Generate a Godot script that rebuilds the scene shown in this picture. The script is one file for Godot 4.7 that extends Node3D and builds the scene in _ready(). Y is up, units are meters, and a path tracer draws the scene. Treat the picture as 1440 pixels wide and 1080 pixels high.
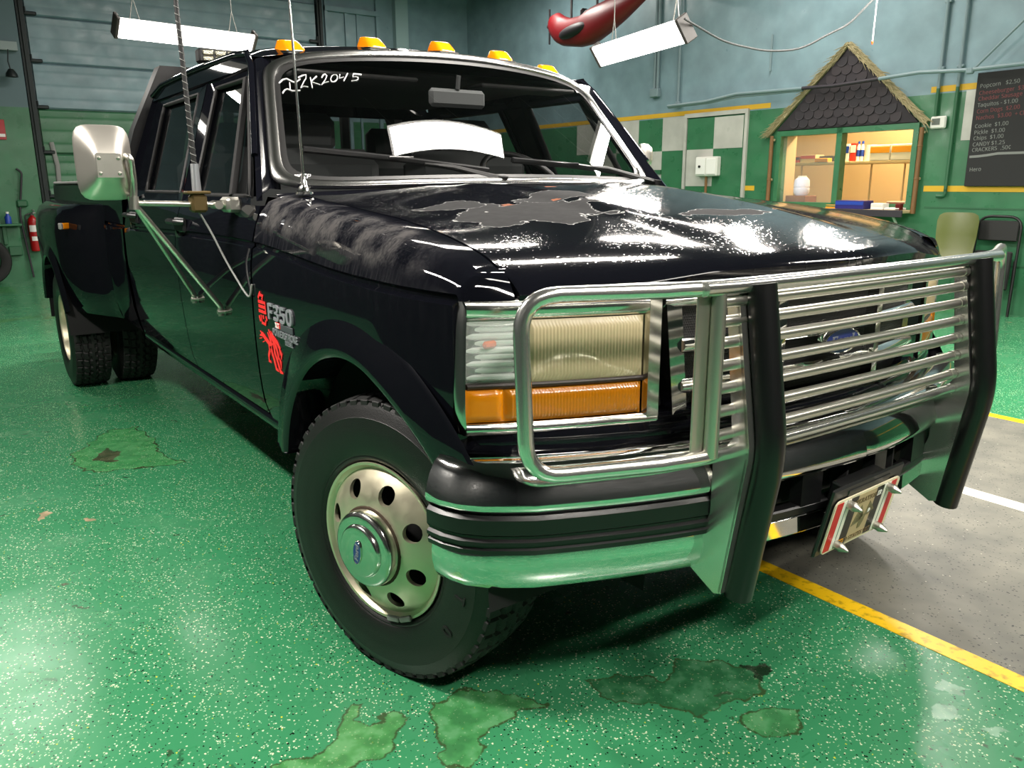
extends Node3D
# An old black crew-cab pickup with dual rear wheels, parked in a green-floored service bay with a snack window.
# x: across the bay, y: up, z: along the truck (its nose points to +z). Metres.

var M := {}
var used := {}
var rng := RandomNumberGenerator.new()
var truck: Node3D


# ---------------------------------------------------------------- geometry collector
class MB:
	var v := PackedVector3Array()
	var uv := PackedVector2Array()

	func tri(a: Vector3, b: Vector3, c: Vector3, ua := Vector2.ZERO, ub := Vector2.ZERO, uc := Vector2.ZERO) -> void:
		v.append(a); v.append(b); v.append(c)
		uv.append(ua); uv.append(ub); uv.append(uc)

	func quad(a: Vector3, b: Vector3, c: Vector3, d: Vector3, ua := Vector2.ZERO, ub := Vector2.ZERO, uc := Vector2.ZERO, ud := Vector2.ZERO) -> void:
		tri(a, b, c, ua, ub, uc)
		tri(a, c, d, ua, uc, ud)

	func otri(a: Vector3, b: Vector3, c: Vector3, mid: Vector3) -> void:
		if (c - a).cross(b - a).dot((a + b + c) / 3.0 - mid) >= 0.0:
			tri(a, b, c)
		else:
			tri(a, c, b)

	func oquad(a: Vector3, b: Vector3, c: Vector3, d: Vector3, mid: Vector3) -> void:
		otri(a, b, c, mid)
		otri(a, c, d, mid)

	# rows of equal length; uvs the same shape or empty
	func grid(rows: Array, closed := false, uvs := []) -> void:
		for i in rows.size() - 1:
			var n: int = rows[i].size()
			for j in (n if closed else n - 1):
				var k := (j + 1) % n
				if uvs.is_empty():
					quad(rows[i][j], rows[i][k], rows[i + 1][k], rows[i + 1][j])
				else:
					quad(rows[i][j], rows[i][k], rows[i + 1][k], rows[i + 1][j], uvs[i][j], uvs[i][k], uvs[i + 1][k], uvs[i + 1][j])

	func cap(pts: Array, mid: Vector3) -> void:
		var c := Vector3.ZERO
		for p in pts:
			c += p
		c /= pts.size()
		for j in pts.size():
			otri(c, pts[j], pts[(j + 1) % pts.size()], mid)

	func box(c: Vector3, s: Vector3, b := 0.0, xf := Transform3D()) -> void:
		var h := s / 2.0
		b = minf(b, 0.45 * minf(s.x, minf(s.y, s.z)))
		var m := xf * c
		var P := func(sg: Vector3, ax: int) -> Vector3:
			var q := Vector3.ZERO
			for k in 3:
				q[k] = sg[k] * (h[k] - (0.0 if k == ax else b))
			return xf * (c + q)
		var two := [[1, 1], [-1, 1], [-1, -1], [1, -1]]
		for ax in 3:
			var o1 := (ax + 1) % 3
			var o2 := (ax + 2) % 3
			for s0 in [-1.0, 1.0]:
				var r := []
				for t in two:
					var sg := Vector3.ZERO
					sg[ax] = s0; sg[o1] = t[0]; sg[o2] = t[1]
					r.append(P.call(sg, ax))
				oquad(r[0], r[1], r[2], r[3], m)
			if b > 0.0:
				for t in two:
					var a := Vector3.ZERO
					a[o1] = t[0]; a[o2] = t[1]
					var a0 := a; a0[ax] = -1.0
					var a1 := a; a1[ax] = 1.0
					oquad(P.call(a0, o1), P.call(a1, o1), P.call(a1, o2), P.call(a0, o2), m)
		if b > 0.0:
			for sx in [-1.0, 1.0]:
				for sy in [-1.0, 1.0]:
					for sz in [-1.0, 1.0]:
						var sg := Vector3(sx, sy, sz)
						otri(P.call(sg, 0), P.call(sg, 1), P.call(sg, 2), m)

	func span(lo: Vector3, hi: Vector3, b := 0.0) -> void:
		box((lo + hi) / 2.0, (hi - lo).abs(), b)

	# r: one radius or one per point; flat squeezes the second axis
	func tube(path: Array, r, n := 10, closed := false, caps := true, flat := 1.0) -> void:
		var m := path.size()
		var rows := []
		var t0: Vector3 = (path[1] - path[0]).normalized()
		var up := Vector3.UP if absf(t0.y) < 0.9 else Vector3.RIGHT
		var u := (up - t0 * up.dot(t0)).normalized()
		for i in m:
			var a: Vector3 = path[(i - 1 + m) % m] if (i > 0 or closed) else path[0]
			var b: Vector3 = path[(i + 1) % m] if (i < m - 1 or closed) else path[m - 1]
			var t := (b - a).normalized()
			u = (u - t * u.dot(t)).normalized()
			var w := t.cross(u)
			var rr: float = r[i] if r is Array else r
			var row := []
			for j in n:
				var an := TAU * j / n
				row.append(path[i] + (u * cos(an) + w * sin(an) * flat) * rr)
			rows.append(row)
		if closed:
			rows.append(rows[0])
		grid(rows, true)
		if caps and not closed:
			cap(rows[0], path[1])
			cap(rows[m - 1], path[m - 2])

	# flat painted stroke lying on a surface whose normal is given
	func ribbon(path: Array, hw, normal: Vector3, thick := 0.0012) -> void:
		var m := path.size()
		var rows := []
		for i in m:
			var t: Vector3 = (path[mini(i + 1, m - 1)] - path[maxi(i - 1, 0)]).normalized()
			var w := t.cross(normal).normalized()
			var r: float = hw[i] if hw is Array else hw
			rows.append([path[i] - w * r, path[i] - w * r + normal * thick, path[i] + w * r + normal * thick, path[i] + w * r])
		grid(rows)
		quad(rows[0][0], rows[0][1], rows[0][2], rows[0][3])
		quad(rows[m - 1][0], rows[m - 1][1], rows[m - 1][2], rows[m - 1][3])

	# profile of (along x, radius), turned round the local x axis
	func lathe(prof: Array, xf: Transform3D, n := 48) -> void:
		var rows := []
		for p in prof:
			var row := []
			for j in n:
				var an := TAU * j / n
				row.append(xf * Vector3(p.x, p.y * cos(an), p.y * sin(an)))
			rows.append(row)
		grid(rows, true)

	# polygon in local xy, from z0 to z1
	func prism(poly: PackedVector2Array, z0: float, z1: float, xf := Transform3D()) -> void:
		var id := Geometry2D.triangulate_polygon(poly)
		var zc := xf * Vector3(0, 0, (z0 + z1) / 2.0)
		var dz := (xf.basis * Vector3(0, 0, 1)).normalized()
		for k in range(0, id.size(), 3):
			for z in [z0, z1]:
				var a := xf * Vector3(poly[id[k]].x, poly[id[k]].y, z)
				var b := xf * Vector3(poly[id[k + 1]].x, poly[id[k + 1]].y, z)
				var c := xf * Vector3(poly[id[k + 2]].x, poly[id[k + 2]].y, z)
				otri(a, b, c, a - dz * (1.0 if (a - zc).dot(dz) > 0 else -1.0))
		var area := 0.0
		for k in poly.size():
			area += poly[k].cross(poly[(k + 1) % poly.size()])
		for k in poly.size():
			var p := poly[k]
			var q := poly[(k + 1) % poly.size()]
			var a0 := xf * Vector3(p.x, p.y, z0)
			var a1 := xf * Vector3(p.x, p.y, z1)
			var b1 := xf * Vector3(q.x, q.y, z1)
			var b0 := xf * Vector3(q.x, q.y, z0)
			if area > 0.0:
				quad(a0, a1, b1, b0)
			else:
				quad(b0, b1, a1, a0)

	func join(o: MB, xf := Transform3D()) -> void:
		for p in o.v:
			v.append(xf * p)
		uv.append_array(o.uv)

	func mirrored() -> MB:
		var o := MB.new()
		for k in range(0, v.size(), 3):
			var f := func(p: Vector3) -> Vector3: return Vector3(-p.x, p.y, p.z)
			o.tri(f.call(v[k]), f.call(v[k + 2]), f.call(v[k + 1]), uv[k], uv[k + 2], uv[k + 1])
		return o

	# normals are shared between faces that meet at less than the crease angle
	func mesh(crease := 38.0) -> ArrayMesh:
		var nt := v.size() / 3
		var fn := PackedVector3Array()
		var at := {}
		for t in nt:
			var n := (v[t * 3 + 2] - v[t * 3]).cross(v[t * 3 + 1] - v[t * 3])
			fn.append(n)
			for k in 3:
				var key := Vector3i((v[t * 3 + k] * 5000.0).round())
				if at.has(key):
					at[key].append(t)
				else:
					at[key] = [t]
		var lim := cos(deg_to_rad(crease))
		var ns := PackedVector3Array()
		ns.resize(v.size())
		for t in nt:
			var me := fn[t].normalized()
			for k in 3:
				var s := Vector3.ZERO
				for o in at[Vector3i((v[t * 3 + k] * 5000.0).round())]:
					if fn[o].normalized().dot(me) > lim:
						s += fn[o]
				ns[t * 3 + k] = s.normalized() if s.length_squared() > 0.0 else Vector3.UP
		var a := []
		a.resize(Mesh.ARRAY_MAX)
		a[Mesh.ARRAY_VERTEX] = v
		a[Mesh.ARRAY_NORMAL] = ns
		a[Mesh.ARRAY_TEX_UV] = uv
		var am := ArrayMesh.new()
		am.add_surface_from_arrays(Mesh.PRIMITIVE_TRIANGLES, a)
		return am


# ---------------------------------------------------------------- nodes, names, labels
func numbered(called: String) -> String:
	used[called] = used.get(called, -1) + 1
	return called if used[called] == 0 else "%s_%03d" % [called, used[called]]


func tag(o: Node, label: String, category: String, group := "") -> Node:
	o.set_meta("label", label)
	o.set_meta("category", category)
	if group:
		o.set_meta("group", group)
	return o


func thing(called: String, label: String, category: String, at := Vector3.ZERO, turn := 0.0, group := "") -> Node3D:
	var o := Node3D.new()
	o.name = numbered(called)
	add_child(o)
	o.position = at
	o.rotation.y = turn
	tag(o, label, category, group)
	return o


func put(called: String, mesh: Mesh, m: Material, parent: Node = null, at := Transform3D()) -> MeshInstance3D:
	var o := MeshInstance3D.new()
	o.mesh = mesh
	o.material_override = m
	o.transform = at
	if parent == null:
		o.name = numbered(called)
		add_child(o)
	else:
		var n := called
		var k := 0
		while parent.has_node(n):
			k += 1
			n = "%s_%03d" % [called, k]
		o.name = n
		parent.add_child(o)
	return o


func group_under(parent: Node, called: String) -> Node3D:
	var o := Node3D.new()
	var n := called
	var k := 0
	while parent.has_node(n):
		k += 1
		n = "%s_%03d" % [called, k]
	o.name = n
	parent.add_child(o)
	return o


func obj(called: String, mb: MB, m: Material, parent: Node = null, crease := 38.0) -> MeshInstance3D:
	return put(called, mb.mesh(crease), m, parent)


func struct(called: String, mb: MB, m: Material, parent: Node = null) -> MeshInstance3D:
	var o := obj(called, mb, m, parent)
	o.set_meta("kind", "structure")
	return o


func stuff(o: Node) -> Node:
	o.set_meta("kind", "stuff")
	return o


func mat(called: String, c: Color, rough := 0.5, metal := 0.0, more := {}) -> StandardMaterial3D:
	var m := StandardMaterial3D.new()
	m.resource_name = called
	m.albedo_color = c
	m.roughness = rough
	m.metallic = metal
	m.cull_mode = BaseMaterial3D.CULL_DISABLED
	for k in more:
		m.set(k, more[k])
	M[called] = m
	return m


func noise_tex(freq: float, size := 512, octaves := 4, lo := Color.BLACK, hi := Color.WHITE, sd := 1, cut := Vector2(0, 1), kind := FastNoiseLite.TYPE_SIMPLEX_SMOOTH) -> ImageTexture:
	# a tiling picture of noise, computed at once
	var n := FastNoiseLite.new()
	n.seed = sd
	n.noise_type = kind
	n.frequency = freq
	n.fractal_octaves = octaves
	var im := n.get_seamless_image(size, size, false, false, 0.1, true)
	im.convert(Image.FORMAT_RGBA8)
	for y in size:
		for x in size:
			var t := clampf((im.get_pixel(x, y).r - cut.x) / (cut.y - cut.x), 0.0, 1.0)
			im.set_pixel(x, y, lo.lerp(hi, t))
	return ImageTexture.create_from_image(im)


func text_mesh(s: String, height: float, deep := 0.002, serif := false, bold := false) -> TextMesh:
	var f := SystemFont.new()
	f.font_names = PackedStringArray(["Droid Serif" if serif else "Droid Sans"])
	f.font_weight = 700 if bold else 400
	var t := TextMesh.new()
	t.text = s
	t.font = f
	t.font_size = 64
	t.pixel_size = height / 46.0
	t.depth = deep
	t.curve_step = 4.0
	return t


# a smooth curve through (x, y) points given as [x, y] pairs with x rising
func curve(pts: Array, x: float) -> float:
	var n := pts.size()
	if x <= pts[0][0]:
		return pts[0][1]
	if x >= pts[n - 1][0]:
		return pts[n - 1][1]
	var i := 0
	while x > pts[i + 1][0]:
		i += 1
	var h: float = pts[i + 1][0] - pts[i][0]
	var t: float = (x - pts[i][0]) / h
	var d: float = (pts[i + 1][1] - pts[i][1]) / h
	var m0: float = d if i == 0 else (d + (pts[i][1] - pts[i - 1][1]) / (pts[i][0] - pts[i - 1][0])) / 2.0
	var m1: float = d if i == n - 2 else (d + (pts[i + 2][1] - pts[i + 1][1]) / (pts[i + 2][0] - pts[i + 1][0])) / 2.0
	var t2 := t * t
	var t3 := t2 * t
	return (2 * t3 - 3 * t2 + 1) * pts[i][1] + (t3 - 2 * t2 + t) * h * m0 + (-2 * t3 + 3 * t2) * pts[i + 1][1] + (t3 - t2) * h * m1


func V(x: float, y: float, z: float) -> Vector3:
	return Vector3(x, y, z)


# rounded path through corner points
func bend(pts: Array, r: float, closed := false, n := 6) -> Array:
	var out := []
	var m := pts.size()
	for i in m:
		if not closed and (i == 0 or i == m - 1):
			out.append(pts[i])
			continue
		var p: Vector3 = pts[i]
		var a: Vector3 = pts[(i - 1 + m) % m] - p
		var b: Vector3 = pts[(i + 1) % m] - p
		var k := minf(r, minf(a.length(), b.length()) * 0.49)
		var p0 := p + a.normalized() * k
		var p2 := p + b.normalized() * k
		for j in n + 1:
			var t := float(j) / n
			out.append(p0.lerp(p, t).lerp(p.lerp(p2, t), t))
	return out


func _ready() -> void:
	rng.seed = 7
	setup_view()
	setup_lamps()
	setup_materials()
	build_room()
	build_truck()
	build_wall_things()
	build_snack_room()


func setup_view() -> void:
	var cam := Camera3D.new()
	cam.name = "camera"
	cam.position = Vector3(-1.81212, 1.32787, 1.85588)
	cam.rotation = Vector3(-0.244455, -0.616042, -0.004935)
	cam.fov = 50.91
	cam.near = 0.05
	cam.far = 60.0
	add_child(cam)
	cam.current = true
	var env := Environment.new()
	env.background_mode = Environment.BG_COLOR
	env.background_color = Color(0.02, 0.02, 0.02)
	env.tonemap_mode = Environment.TONE_MAPPER_LINEAR
	env.tonemap_exposure = 1.36
	env.sdfgi_enabled = true
	env.ssao_enabled = true
	env.ssil_enabled = true
	var we := WorldEnvironment.new()
	we.name = "environment"
	we.environment = env
	add_child(we)


# ---------------------------------------------------------------- lamps
func setup_lamps() -> void:
	mat("lamp_housing", Color(0.80, 0.80, 0.78), 0.45)
	mat("lamp_end", Color(0.22, 0.21, 0.2), 0.5)
	mat("lamp_wire", Color(0.6, 0.6, 0.58), 0.5, 0.6)
	mat("lamp_glow", Color(1, 1, 1), 0.4, 0.0, {"emission_enabled": true, "emission": Color(1.0, 0.975, 0.94), "emission_energy_multiplier": 7.0})
	var g := "white shop lights hung on wires"
	lamp(V(0.304, 2.593, -6.03), V(0.988, 0, -0.154), V(0.1, -0.62, 0.78), 1.22, 0.18, 7.0, "white shop light hanging over the bed of the black pickup", g)
	lamp(V(2.653, 2.311, -2.852), V(-0.228, 0, 0.974), V(-0.808, -0.558, -0.19), 1.22, 0.17, 6.0, "white shop light hanging low in front of the blue wall, tilted towards the pickup", g)
	lamp(V(3.72, 2.70, -1.12), V(-0.45, 0, 0.893), V(-0.3, -0.95, -0.15), 1.22, 0.17, 7.0, "white shop light cut off by the top edge, above the dark painted gable", g)
	lamp(V(0.54, 3.0, -0.54), V(1, 0, -0.03), V(0, -1, 0), 1.22, 0.17, 9.0, "unseen white shop light hanging over the pickup's windscreen", g)  # out of view, placed where the windscreen reflects it
	lamp(V(3.03, 3.0, -1.44), V(0.56, 0, -0.83), V(0, -1, 0), 1.22, 0.17, 7.0, "unseen white shop light hanging over the grey lane, level with the pickup's cab", g)  # out of view, placed for the upright streak in the windscreen
	lamp(V(-1.95, 2.75, -5.3), V(1, 0, -0.1), V(0, -1, 0), 1.22, 0.17, 3.2, "unseen white shop light hanging left of the pickup's rear wheels", g)  # unseen lamp for the glare on the left floor
	lamp(V(-2.6, 3.0, -0.9), V(0, 0, 1), V(0.15, -1, 0), 1.22, 0.17, 13.0, "unseen white shop light hanging to the left of the pickup's cab", g)  # unseen lamp, brightens the left floor and the doors
	lamp(V(-1.2, 3.2, 3.0), V(1, 0, 0), V(0, -1, -0.3), 1.22, 0.17, 10.0, "unseen white shop light hanging behind the photographer, over the green floor", g)  # unseen lamp behind the camera, lights the near floor
	lamp(V(0.7, 3.3, 3.2), V(1, 0, 0), V(0, -1, -0.2), 1.22, 0.17, 2.0, "unseen white shop light hanging ahead of the pickup's near headlight", g)  # unseen lamp that puts a streak in the bumper chrome
	lamp(V(2.6, 3.2, 3.0), V(1, 0, 0), V(0, -1, -0.3), 1.22, 0.17, 3.5, "unseen white shop light hanging over the grey lane ahead of the pickup", g)  # unseen lamp, lights the nose from ahead
	for c in [[V(1.6, 4.5, -4.0), "over the pickup's bed"], [V(1.6, 4.5, -8.0), "in front of the tall sectional door"], [V(5.0, 4.5, -4.0), "in front of the snack window"], [V(5.0, 4.5, -8.5), "over the hanging aeroplane"], [V(0.4, 4.5, 2.4), "over the pickup's front bumper"], [V(4.8, 4.5, 1.0), "beyond the grey lane, facing the menu board"]]:  # fill lights added to brighten the whole bay
		lamp(c[0], V(1, 0, 0), V(0, -1, 0), 2.4, 0.3, 4.0 if c[0].z > 2.0 else 9.0, "added white fill light under the ceiling " + c[1], "added fill lights under the ceiling")


func lamp(c: Vector3, ax: Vector3, n: Vector3, long: float, wide: float, energy: float, label: String, group: String) -> void:
	ax = ax.normalized()
	n = (n - ax * n.dot(ax)).normalized()
	var w := n.cross(ax).normalized()
	var t := thing("shop_or_fill_light", label, "light", c, 0.0, group)
	var b := Basis(ax, w, n)   # local: x along, y across, z out of the lit face
	var xf := Transform3D(b, Vector3.ZERO)
	var hs := MB.new()
	var poly := PackedVector2Array([Vector2(-wide / 2, -0.012), Vector2(-wide * 0.28, -0.085), Vector2(wide * 0.28, -0.085), Vector2(wide / 2, -0.012)])
	hs.prism(poly, -long / 2, long / 2, xf * Transform3D(Basis(Vector3(0, 1, 0), Vector3(0, 0, 1), Vector3(1, 0, 0)), Vector3.ZERO))
	obj("housing", hs, M.lamp_housing, t)
	var df := MB.new()
	df.box(V(0, 0, -0.004), V(long - 0.03, wide - 0.006, 0.022), 0.006, xf)
	obj("diffuser", df, M.lamp_glow, t)
	for s in [-1.0, 1.0]:
		var e := MB.new()
		e.box(V(s * (long / 2 + 0.004), 0, -0.04), V(0.03, wide + 0.01, 0.1), 0.006, xf)
		obj("end_cap", e, M.lamp_end, t)
		var wr := MB.new()
		var foot: Vector3 = ax * (s * long * 0.36) - n * 0.08
		var top := V(foot.x + 0.0, 4.6 - c.y, foot.z)
		wr.tube([foot + ax * 0.05, foot + V(0, 0.22, 0)], 0.004, 6)
		wr.tube([foot - ax * 0.05, foot + V(0, 0.22, 0)], 0.004, 6)
		wr.tube([foot + V(0, 0.22, 0), top], 0.004, 6)
		obj("hanging_wire", wr, M.lamp_wire, t)
	var al := AreaLight3D.new()
	al.name = "lamp_light"
	al.area_size = Vector2(long - 0.06, wide - 0.02)
	al.light_energy = energy
	al.light_color = Color(1.0, 0.975, 0.94)
	al.area_range = 20.0
	al.area_attenuation = 2.0
	al.shadow_enabled = true
	t.add_child(al)
	al.transform = Transform3D(Basis(ax, n.cross(ax) * -1.0, -n), n * 0.012)


# ---------------------------------------------------------------- materials
func setup_materials() -> void:
	var pits := noise_tex(0.09, 512, 3, Color.BLACK, Color.WHITE, 5, Vector2(0.35, 0.75))
	M.pits = pits
	M.drops = drops_texture()
	mat("paint", Color(0.045, 0.048, 0.068), 0.5, 0.0, {"clearcoat_enabled": true, "clearcoat": 0.8, "clearcoat_roughness": 0.03, "metallic_specular": 0.0})
	var dusty := fender_textures()
	mat("paint_top", Color(1, 1, 1), 0.6, 0.0, {"metallic_specular": 0.0, "albedo_texture": dusty[0], "clearcoat_texture": dusty[1], "clearcoat_enabled": true, "clearcoat": 0.8, "clearcoat_roughness": 0.04})
	mat("seam", Color(0.01, 0.01, 0.012), 0.8)
	mat("chrome", Color(0.86, 0.86, 0.85), 0.07, 1.0)
	mat("chrome_worn", Color(0.80, 0.80, 0.78), 0.16, 1.0)
	mat("steel", Color(0.82, 0.81, 0.77), 0.30, 0.95)
	mat("guard_chrome", Color(0.86, 0.86, 0.84), 0.20, 0.95)
	mat("mirror_steel", Color(0.86, 0.84, 0.80), 0.40, 1.0)
	mat("trim_chrome", Color(0.74, 0.74, 0.73), 0.22, 1.0)
	mat("seal", Color(0.02, 0.02, 0.022), 0.6)
	mat("glass", Color(0.02, 0.025, 0.025, 0.20), 0.0, 0.0, {"transparency": BaseMaterial3D.TRANSPARENCY_ALPHA})
	mat("tint_glass", Color(0.02, 0.025, 0.03, 0.62), 0.0, 0.0, {"transparency": BaseMaterial3D.TRANSPARENCY_ALPHA})
	mat("clear_pane", Color(0.9, 0.95, 0.92, 0.06), 0.0, 0.0, {"transparency": BaseMaterial3D.TRANSPARENCY_ALPHA})
	mat("rubber", Color(0.055, 0.054, 0.054), 0.45, 0.0, {"heightmap_enabled": true, "heightmap_texture": pits, "heightmap_scale": 0.03, "uv1_triplanar": true, "uv1_scale": Vector3(6, 6, 6)})
	mat("tread_rubber", Color(0.06, 0.06, 0.06), 0.7)
	mat("black_plastic", Color(0.055, 0.056, 0.06), 0.36)
	mat("cushion", Color(0.05, 0.05, 0.055), 0.3)
	mat("trim_black", Color(0.05, 0.05, 0.05), 0.5)
	mat("dark", Color(0.02, 0.02, 0.022), 0.9)
	mat("alloy", Color(0.80, 0.77, 0.67), 0.52, 0.8, {"roughness_texture": noise_tex(0.02, 256, 4, Color(0.55, 0.55, 0.55), Color.WHITE, 12), "uv1_triplanar": true, "uv1_scale": Vector3(4, 4, 4)})
	mat("rust", Color(0.24, 0.18, 0.12), 0.8, 0.2)
	mat("headlamp_lens", Color(0.74, 0.68, 0.54, 0.82), 0.27, 0.0, {"transparency": BaseMaterial3D.TRANSPARENCY_ALPHA})
	mat("clear_lens", Color(0.88, 0.9, 0.88, 0.30), 0.05, 0.0, {"transparency": BaseMaterial3D.TRANSPARENCY_ALPHA})
	mat("reflector", Color(0.85, 0.84, 0.76), 0.22, 1.0)
	mat("amber", Color(0.93, 0.56, 0.04), 0.18, 0.0, {"clearcoat_enabled": true, "clearcoat": 0.6, "clearcoat_roughness": 0.08, "backlight_enabled": true, "backlight": Color(0.7, 0.3, 0.0)})
	mat("amber_deep", Color(0.66, 0.40, 0.03), 0.16, 0.0, {"clearcoat_enabled": true, "clearcoat": 0.6, "clearcoat_roughness": 0.08})
	mat("orange_bulb", Color(0.85, 0.35, 0.12), 0.4)
	mat("badge_blue", Color(0.05, 0.13, 0.42), 0.2, 0.0, {"clearcoat_enabled": true, "clearcoat": 1.0})
	mat("silver", Color(0.75, 0.76, 0.78), 0.3, 0.8)
	mat("silver_paint", Color(0.47, 0.48, 0.50), 0.4)
	mat("red_decal", Color(0.90, 0.16, 0.17), 0.4)
	mat("white_marker", Color(0.93, 0.93, 0.93), 0.7)
	mat("white", Color(0.88, 0.88, 0.86), 0.55)
	mat("white_plastic", Color(0.82, 0.82, 0.79), 0.4)
	mat("grey_plastic", Color(0.5, 0.5, 0.49), 0.5)
	mat("seat_grey", Color(0.28, 0.29, 0.29), 0.9)
	mat("dash", Color(0.10, 0.10, 0.105), 0.7)
	mat("headliner", Color(0.25, 0.25, 0.25), 0.9)
	mat("mesh_black", Color(0.05, 0.05, 0.052), 0.55, 0.0, {"heightmap_enabled": true, "heightmap_texture": honeycomb_texture(), "heightmap_scale": 0.25, "uv1_triplanar": true, "uv1_scale": Vector3(22, 22, 22)})
	# the bay
	var stain := noise_tex(0.012, 512, 5, Color(0.86, 0.86, 0.86), Color.WHITE, 3)
	var rough := noise_tex(0.02, 512, 4, Color(0.4, 0.4, 0.4), Color.WHITE, 8)
	var tri := {"uv1_triplanar": true, "uv1_world_triplanar": true, "uv1_scale": Vector3(0.35, 0.35, 0.35), "albedo_texture": stain, "roughness_texture": rough}
	mat("wall_green", Color(0.225, 0.455, 0.315), 0.5, 0.0, tri)
	mat("wall_blue", Color(0.50, 0.61, 0.645), 0.6, 0.0, tri)
	mat("wall_white", Color(0.74, 0.74, 0.71), 0.55, 0.0, tri)
	mat("unseen_wall_dark", Color(0.085, 0.10, 0.11), 0.7, 0.0, tri)
	mat("stripe_yellow", Color(0.80, 0.63, 0.14), 0.55)
	mat("unseen_ceiling_paint", Color(0.23, 0.24, 0.25), 0.85)
	mat("conduit", Color(0.46, 0.54, 0.56), 0.5)
	mat("conduit_green", Color(0.16, 0.36, 0.24), 0.5)
	mat("conduit_dark", Color(0.17, 0.15, 0.18), 0.6)
	mat("cable_grey", Color(0.17, 0.18, 0.18), 0.7)
	mat("bamboo", Color(0.46, 0.33, 0.19), 0.6)
	mat("straw", Color(0.60, 0.56, 0.42), 0.8)
	mat("chalkboard", Color(0.10, 0.10, 0.105), 0.75)
	mat("chalk", Color(0.47, 0.48, 0.47), 0.9)
	mat("chalk_red", Color(0.45, 0.24, 0.25), 0.9)
	mat("extinguisher_red", Color(0.62, 0.06, 0.07), 0.3)
	mat("olive", Color(0.33, 0.36, 0.13), 0.4)
	mat("plane_red", Color(0.42, 0.05, 0.08), 0.4)
	mat("plane_dark", Color(0.10, 0.08, 0.10), 0.5)
	mat("track", Color(0.12, 0.15, 0.15), 0.5, 0.4)
	mat("warm_wall", Color(0.80, 0.72, 0.57), 0.7)
	mat("shelf_wood", Color(0.80, 0.72, 0.55), 0.6)
	mat("cardboard", Color(0.48, 0.28, 0.17), 0.8)
	mat("box_yellow", Color(0.88, 0.60, 0.10), 0.6)
	mat("box_red", Color(0.75, 0.18, 0.13), 0.6)
	mat("tray_blue", Color(0.10, 0.10, 0.42), 0.5)
	mat("bottle_blue", Color(0.12, 0.25, 0.62), 0.4)
	mat("cloud_white", Color(0.85, 0.87, 0.98), 0.4)
	mat("dark_red", Color(0.35, 0.05, 0.05), 0.3)


# dust on the wings' shoulders with runs below: u along the truck, v down the side
func fender_textures() -> Array:
	var w := 1024
	var h := 512
	var al := Image.create(w, h, false, Image.FORMAT_RGB8)
	var co := Image.create(w, h, false, Image.FORMAT_RGB8)
	var nz := FastNoiseLite.new()
	nz.seed = 71
	nz.frequency = 0.02
	nz.fractal_octaves = 4
	var base := Color(0.045, 0.048, 0.068)
	var dust := Color(0.40, 0.39, 0.375)
	for x in w:
		var u := float(x) / w
		var run := 0.22 + 0.20 * pow(clampf(0.5 + 0.9 * nz.get_noise_2d(x * 3.0, 900.0), 0, 1), 2.0)
		var thin := clampf(0.5 + nz.get_noise_2d(x * 5.0, 300.0), 0, 1)
		for y in h:
			var v := float(y) / h
			var d := smoothstep(0.0, 0.05, v) * (1.0 - smoothstep(0.17, 0.24, v)) * clampf(0.42 + 0.7 * nz.get_noise_2d(x * 0.55, y * 0.5 + 40.0) + 0.25 * nz.get_noise_2d(x * 6.0, y * 5.0), 0.0, 1.0)
			d *= 1.0 - smoothstep(0.72, 0.95, u)
			if v > 0.17 and v < run:
				d = maxf(d, 0.26 * thin * (1.0 - smoothstep(0.7, 1.0, u)))
			if v >= 0.40:
				d = maxf(d, 0.10 * maxf(0.0, nz.get_noise_2d(x * 2.0, y * 0.3 + 700.0)) * (1.0 - smoothstep(0.42, 0.75, v)))
			d = clampf(d, 0.0, 0.75)
			al.set_pixel(x, y, base.lerp(dust, d * 0.85))
			var c := 1.0 - minf(1.0, d * 1.9)
			co.set_pixel(x, y, Color(c, c, c))
	return [ImageTexture.create_from_image(al), ImageTexture.create_from_image(co)]


# small round water drops on the upper panels
func drops_texture() -> ImageTexture:
	var n := 512
	var im := Image.create(n, n, false, Image.FORMAT_RGBA8)
	im.fill(Color.BLACK)
	var r := RandomNumberGenerator.new()
	r.seed = 21
	for k in 8000:
		var c := Vector2(r.randf() * n, r.randf() * n)
		var rad := 1.0 + 1.8 * pow(r.randf(), 4.0)
		for y in range(int(c.y - rad), int(c.y + rad) + 1):
			for x in range(int(c.x - rad), int(c.x + rad) + 1):
				var d := Vector2(x, y).distance_to(c) / rad
				if d < 1.0:
					var h := sqrt(1.0 - d * d)
					im.set_pixel(posmod(x, n), posmod(y, n), Color(h, h, h))
	return ImageTexture.create_from_image(im)


# beads of water on the bonnet, a few millimetres wide
func bead_texture() -> ImageTexture:
	var n := 1024
	var im := Image.create(n, n, false, Image.FORMAT_RGB8)
	im.fill(Color.BLACK)
	var r := RandomNumberGenerator.new()
	r.seed = 22
	var nz := FastNoiseLite.new()
	nz.seed = 23
	nz.frequency = 0.012
	for k in 26000:
		var c := Vector2(r.randf() * n, r.randf() * n)
		if nz.get_noise_2d(c.x, c.y) < r.randf_range(-0.5, 0.35):
			continue
		var rad := 1.0 + 1.3 * pow(r.randf(), 4.0)
		for y in range(int(c.y - rad), int(c.y + rad) + 1):
			for x in range(int(c.x - rad), int(c.x + rad) + 1):
				var d := Vector2(x, y).distance_to(c) / rad
				if d < 1.0:
					var h := sqrt(1.0 - d * d)
					im.set_pixel(posmod(x, n), posmod(y, n), Color(h, h, h))
	return ImageTexture.create_from_image(im)


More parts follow.
